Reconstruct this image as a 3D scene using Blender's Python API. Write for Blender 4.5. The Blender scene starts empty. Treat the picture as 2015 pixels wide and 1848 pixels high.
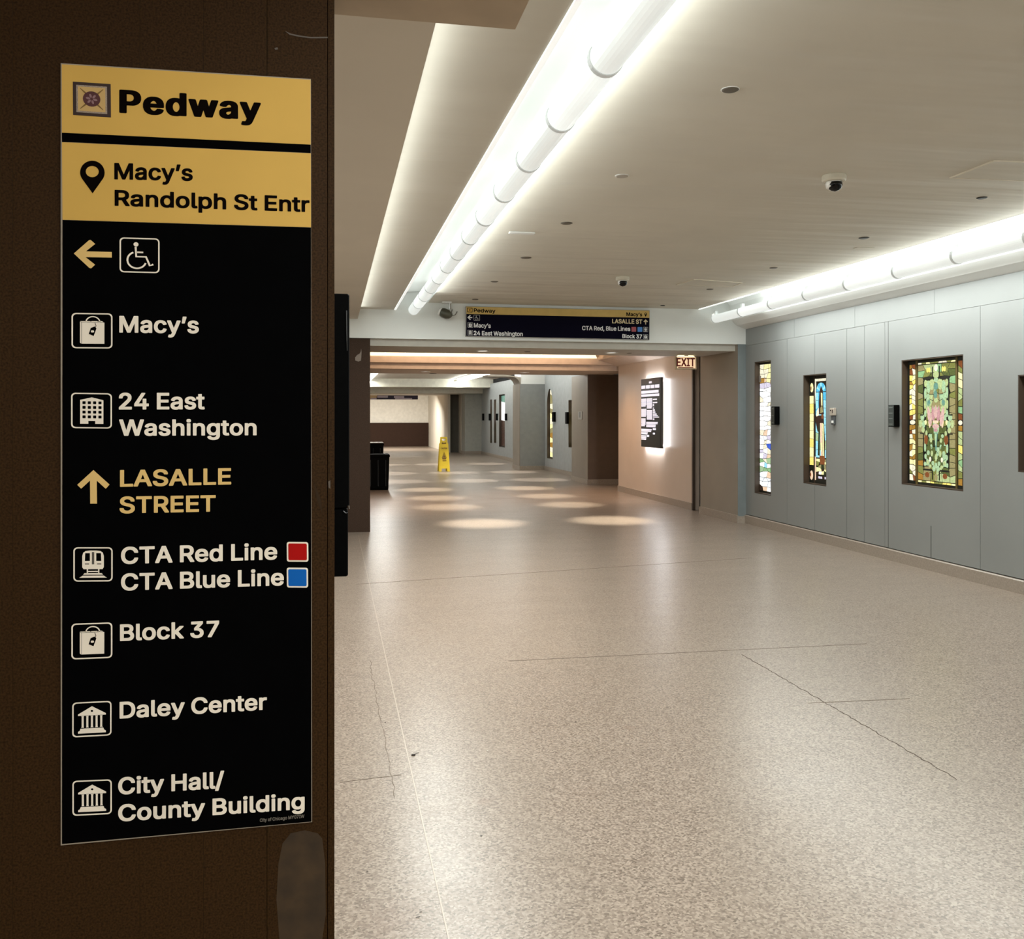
import bpy, math, random
from mathutils import Vector, Matrix

# ------------------------------------------------------------------ camera, world, lights, exposure
S = bpy.context.scene
C = S.collection
F, CX, VP, HZ, H = 1790.0, 1007.5, 653.0, 820.0, 1.55      # focal length in px of the 2015 px frame, eye height 1.55 m
YAW = math.atan((CX - VP) / F)
SA, CA = math.sin(YAW), math.cos(YAW)
cd = bpy.data.cameras.new('camera'); cam = bpy.data.objects.new('camera', cd); C.objects.link(cam)
cam.location = (0, 0, H); cam.rotation_euler = (math.pi/2, 0, -YAW)
cd.sensor_width = 36; cd.lens = 36*F/2015; cd.shift_y = -(924-HZ)/2015; cd.clip_start = .05; cd.clip_end = 200
S.camera = cam
S.view_settings.view_transform = 'Standard'; S.view_settings.look = 'None'
S.view_settings.exposure = 0.27; S.view_settings.gamma = 1; S.view_settings.use_curve_mapping = False
w = bpy.data.worlds.new('world'); S.world = w; w.use_nodes = True
w.node_tree.nodes['Background'].inputs[0].default_value = (.8, .75, .68, 1)
w.node_tree.nodes['Background'].inputs[1].default_value = 0.05
S.cycles.max_bounces = 10; S.cycles.diffuse_bounces = 5; S.cycles.glossy_bounces = 4
S.cycles.sample_clamp_indirect = 6; S.cycles.use_denoising = True; S.cycles.caustics_reflective = False; S.cycles.caustics_refractive = False

def area(name, loc, direction, sx, sy, power, col, spread=180):
    l = bpy.data.lights.new(name, 'AREA'); l.shape = 'RECTANGLE'; l.size = sx; l.size_y = sy; l.energy = power; l.color = col
    l.spread = math.radians(spread)
    o = bpy.data.objects.new(name, l); C.objects.link(o); o.location = loc
    d = Vector(direction).normalized()
    # local X runs along the corridor (world Y)
    z = -d; x = Vector((0, 1, 0)) if abs(d.y) < .9 else Vector((1, 0, 0)); y = z.cross(x).normalized(); x = y.cross(z)
    o.matrix_world = Matrix.Translation(loc) @ Matrix((x, y, z)).transposed().to_4x4()
    return o
def spot(name, loc, power, col, angle, r=.04, blend=.6, to=(0, 0, -1)):
    l = bpy.data.lights.new(name, 'SPOT'); l.energy = power; l.color = col; l.spot_size = math.radians(angle); l.spot_blend = blend; l.shadow_soft_size = r
    o = bpy.data.objects.new(name, l); C.objects.link(o); o.location = loc
    o.rotation_euler = Vector(to).to_track_quat('-Z', 'Y').to_euler(); return o
COOL = (.95, 1.0, .965); WARM = (1.0, .66, .40); NEUT = (1.0, .9, .78)
# main hall: two continuous rows of fluorescent tubes
TL, TR = (1.08, 2.99), (5.42, 2.97)          # x, z of the two lamp rows
for (tx, tz), p in ((TL, 1.0), (TR, .85)):
    area('tube_light_down', (tx, 3.7, tz-.085), (0, 0, -1), 15.2, .36, 262*p, COOL)
    area('tube_light_side', (tx-.1, 3.7, tz+.02), (-1, 0, .25 if tx < 3 else .05), 15.2, .08, (6 if tx < 3 else 34)*p, COOL)
    area('tube_light_side', (tx+.1, 3.7, tz+.02), (1, 0, .25), 15.2, .08, (34 if tx < 3 else 24)*p, COOL)
area('cove_light_soffit', (.362, 7.3, 2.93), (1, 0, .10), 9.6, .09, 8, COOL)
area('rear_fill_light', (-.6, -2.6, 2.8), (.1, .35, -1), 2.4, .3, 75, (1, .87, .70))  # added warm fill behind the camera for sign and pillar, no known fixture
area('left_fill_light', (-1.6, 6.0, 2.82), (0, 0, -1), 7, .3, 135, (1, .95, .86))  # added fill in the unseen left side, lifts the soffit by bounce
# vestibule
for lx, ly in ((.6, 16.3), (4.9, 17.4)): spot('wall_washer', (lx, ly, 3.31), 210, (1, .62, .36), 84, .09, .7)
area('cove_light_vestibule', (2.9, 17.9, 2.86), (0, 1, .0), 4.8, .04, 9, WARM)
area('tray_light', (2.9, 16.0, 3.05), (0, 0, -1), 4.0, 3.4, 60, (1, .78, .60))
for x in (1.95, 4.1):
    for y, p in ((13.05, 640), (15.5, 700), (17.3, 700), (19.3, 480)):
        spot('downlight_or_added_beam', (x+(.2 if y < 14 and x < 3 else 0), y, 2.49 if y < 14 or y > 18.3 else 3.32), p, (1, .92, .76), 34 if y < 14 or y > 18.3 else 24, .03, .9)
for x in (1.6, 3.3, 5.0):
    for y in (21.8, 25.0, 29.5): spot('downlight_or_added_beam', (x, y, 2.99), 380, (1, .97, .9), 30, .03, .6)  # added spots that imitate reflected streaks on the far floor
# far bay
area('far_bay_light', (1.4, 28.3, 2.92), (0, 0, -1), 14, .14, 380, (1, .99, .93))
area('far_bay_light', (4.8, 28.3, 2.92), (0, 0, -1), 14, .14, 380, (1, .99, .93))
area('far_bay_light_side', (4.95, 28.3, 2.95), (1, 0, 0), 14, .1, 60, COOL)
area('far_bay_light_side', (4.65, 28.3, 2.95), (-1, 0, 0), 14, .1, 40, COOL)
area('far_end_light', (1.8, 44.2, 2.68), (0, .25, -1), 5, 5, 620, (1, .95, .85))

# ------------------------------------------------------------------ helpers
random.seed(5)
def on_y(u, v, Y):      # pixel -> point on plane y = Y
    k = (u-CX)/F; X = Y*(k*CA+SA)/(CA-k*SA); d = X*SA+Y*CA
    return Vector((X, Y, H+(HZ-v)*d/F))
def on_x(u, v, X):
    k = (u-CX)/F; Y = X*(CA-k*SA)/(k*CA+SA); d = X*SA+Y*CA
    return Vector((X, Y, H+(HZ-v)*d/F))
def on_z(u, v, Z):
    d = (Z-H)*F/(HZ-v); r = (u-CX)/F*d
    return Vector((r*CA+d*SA, -r*SA+d*CA, Z))
def yx(u, X): return on_x(u, HZ, X).y
def crop(ox, oy, s): return lambda x, y: (ox+x/s, oy+y/s)

MATS = {}
def mat(name, col, rough=.5, metal=0, emis=0, ecol=None, noise=None, bump=None, spec=.5, coat=0):
    """noise=(scale, amount, detail[, stretch xyz]) varies the colour; bump=(scale, strength, distance, stretch)"""
    if name in MATS: return MATS[name]
    m = bpy.data.materials.new(name); m.use_nodes = True; nt = m.node_tree; b = nt.nodes['Principled BSDF']
    b.inputs['Base Color'].default_value = (*col, 1); b.inputs['Roughness'].default_value = rough; b.inputs['Metallic'].default_value = metal
    b.inputs['Specular IOR Level'].default_value = spec; b.inputs['Coat Weight'].default_value = coat
    if emis:
        b.inputs['Emission Color'].default_value = (*(ecol or col), 1); b.inputs['Emission Strength'].default_value = emis
    tc = nt.nodes.new('ShaderNodeNewGeometry')
    def field(scale, detail, st):
        mp = nt.nodes.new('ShaderNodeMapping'); mp.inputs['Scale'].default_value = st
        nt.links.new(tc.outputs['Position'], mp.inputs['Vector'])
        n = nt.nodes.new('ShaderNodeTexNoise'); n.inputs['Scale'].default_value = scale; n.inputs['Detail'].default_value = detail
        nt.links.new(mp.outputs[0], n.inputs['Vector']); return n
    if noise is None: noise = (8, .06, 3)
    n = field(noise[0], noise[2], noise[3] if len(noise) > 3 else (1, 1, 1))
    r = nt.nodes.new('ShaderNodeMapRange'); r.inputs[1].default_value = .3; r.inputs[2].default_value = .7
    r.inputs[3].default_value = 1-noise[1]; r.inputs[4].default_value = 1+noise[1]
    nt.links.new(n.outputs['Fac'], r.inputs[0])
    mx = nt.nodes.new('ShaderNodeVectorMath'); mx.operation = 'SCALE'; mx.inputs[0].default_value = (ecol or col) if emis else col
    nt.links.new(r.outputs[0], mx.inputs['Scale'])
    nt.links.new(mx.outputs[0], b.inputs['Emission Color' if emis else 'Base Color'])
    if bump:
        n2 = field(bump[0], 3, bump[3] if len(bump) > 3 else (1, 1, 1)); bp = nt.nodes.new('ShaderNodeBump')
        bp.inputs['Strength'].default_value = bump[1]; bp.inputs['Distance'].default_value = bump[2]
        nt.links.new(n2.outputs['Fac'], bp.inputs['Height']); nt.links.new(bp.outputs[0], b.inputs['Normal'])
    MATS[name] = m; return m

ORG = {}
def link(name, me, m, parent=None, smooth=False):
    o = bpy.data.objects.new(name, me)
    if m: me.materials.append(m)
    C.objects.link(o)
    if parent is not None:
        root = parent
        while root.parent: root = root.parent
        off = ORG.get(root.name)
        if off is not None and off.length > 0: me.transform(Matrix.Translation(-off))
        o.parent = parent
    if smooth:
        for p in me.polygons: p.use_smooth = True
    return o
def thing(name, label, cat, loc=(0, 0, 0), group=None):
    o = bpy.data.objects.new(name, None); C.objects.link(o); o.location = loc; o.empty_display_size = .1
    o['label'] = label; o['category'] = cat
    if group: o['group'] = group
    ORG[o.name] = Vector(loc); return o
class MB:
    def __init__(s): s.v = []; s.f = []
    def add(s, vs, fs):
        n = len(s.v); s.v += [tuple(v) for v in vs]; s.f += [tuple(i+n for i in f) for f in fs]; return s
    def box(s, x0, x1, y0, y1, z0, z1):
        v = [(x, y, z) for z in (z0, z1) for y in (y0, y1) for x in (x0, x1)]
        return s.add(v, [(0, 2, 3, 1), (4, 5, 7, 6), (0, 1, 5, 4), (2, 6, 7, 3), (0, 4, 6, 2), (1, 3, 7, 5)])
    def bbox(s, x0, x1, y0, y1, z0, z1, b):   # chamfered box: vertical and top edges
        b = min(b, (x1-x0)*.45, (y1-y0)*.45, (z1-z0)*.45)
        def ring(i, z): return [(x0+i+b, y0+i, z), (x1-i-b, y0+i, z), (x1-i, y0+i+b, z), (x1-i, y1-i-b, z), (x1-i-b, y1-i, z), (x0+i+b, y1-i, z), (x0+i, y1-i-b, z), (x0+i, y0+i+b, z)]
        rs = [ring(b*.6, z0), ring(0, z0+b), ring(0, z1-b), ring(b*.6, z1)]
        return s.loft(rs)
    def loft(s, rings, cap=True):
        n = len(rings[0]); vs = [p for r in rings for p in r]; fs = []
        for i in range(len(rings)-1):
            for j in range(n): k = (j+1) % n; fs.append((i*n+j, i*n+k, (i+1)*n+k, (i+1)*n+j))
        if cap: fs += [tuple(range(n))[::-1], tuple(range((len(rings)-1)*n, len(rings)*n))]
        return s.add(vs, fs)
    def lathe(s, c, prof, n=24, axis='z', cap=True):
        rs = []
        for r, h in prof:
            ring = []
            for i in range(n):
                a = 2*math.pi*i/n; x, y = r*math.cos(a), r*math.sin(a)
                p = {'z': (x, y, h), 'y': (x, h, y), 'x': (h, x, y)}[axis]
                ring.append((c[0]+p[0], c[1]+p[1], c[2]+p[2]))
            rs.append(ring)
        return s.loft(rs, cap)
    def extrude_y(s, prof, y0, y1, cap=True):      # profile in (x, z), closed
        return s.loft([[(x, y0, z) for x, z in prof], [(x, y1, z) for x, z in prof]], cap)
    def extrude_x(s, prof, x0, x1):                # profile in (y, z)
        return s.loft([[(x0, y, z) for y, z in prof], [(x1, y, z) for y, z in prof]])
    def prism(s, pts, d):                          # planar 3-D polygon pushed by vector d
        d = Vector(d); return s.loft([[Vector(p) for p in pts], [Vector(p)+d for p in pts]])
    def tube(s, pts, r, n=10):
        pts = [Vector(p) for p in pts]; rs = []
        for i, p in enumerate(pts):
            t = (pts[min(i+1, len(pts)-1)]-pts[max(i-1, 0)]).normalized()
            a = t.orthogonal() if abs(t.z) > .9 else t.cross(Vector((0, 0, 1))); a.normalize(); b = t.cross(a)
            rr = r[i] if isinstance(r, (list, tuple)) else r
            rs.append([p+a*rr*math.cos(2*math.pi*k/n)+b*rr*math.sin(2*math.pi*k/n) for k in range(n)])
        return s.loft(rs)
    def build(s, name, m, parent=None, smooth=False):
        import bmesh
        me = bpy.data.meshes.new(name); me.from_pydata(s.v, [], s.f); me.update()
        bm = bmesh.new(); bm.from_mesh(me); bmesh.ops.recalc_face_normals(bm, faces=bm.faces); bm.to_mesh(me); bm.free()
        return link(name, me, m, parent, smooth)
def struct(o): o['kind'] = 'structure'; return o
def tag(o, label, cat, group=None):
    o['label'] = label; o['category'] = cat
    if group: o['group'] = group
    return o

def flat(name, loops, frame, m, parent, depth=.0005, offset=0):
    """filled 2-D outline with holes; frame = (origin, ex, ey) places it; depth = thickness towards the viewer"""
    cu = bpy.data.curves.new(name, 'CURVE'); cu.dimensions = '2D'; cu.fill_mode = 'BOTH'
    for lp in loops:
        sp = cu.splines.new('POLY'); sp.points.add(len(lp)-1)
        for p, q in zip(sp.points, lp): p.co = (q[0], q[1], 0, 1)
        sp.use_cyclic_u = True
    cu.offset = offset; cu.extrude = .5
    t = bpy.data.objects.new(name, cu); C.objects.link(t)
    me = bpy.data.meshes.new_from_object(t); bpy.data.objects.remove(t); bpy.data.curves.remove(cu)
    me.name = name
    o, ex, ey = (Vector(q) for q in frame); ez = ex.cross(ey).normalized()*depth
    M = Matrix((ex, ey, ez)).transposed().to_4x4(); M.translation = o+ez*.5
    me.transform(M)
    return link(name, me, m, parent)
import json
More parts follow.
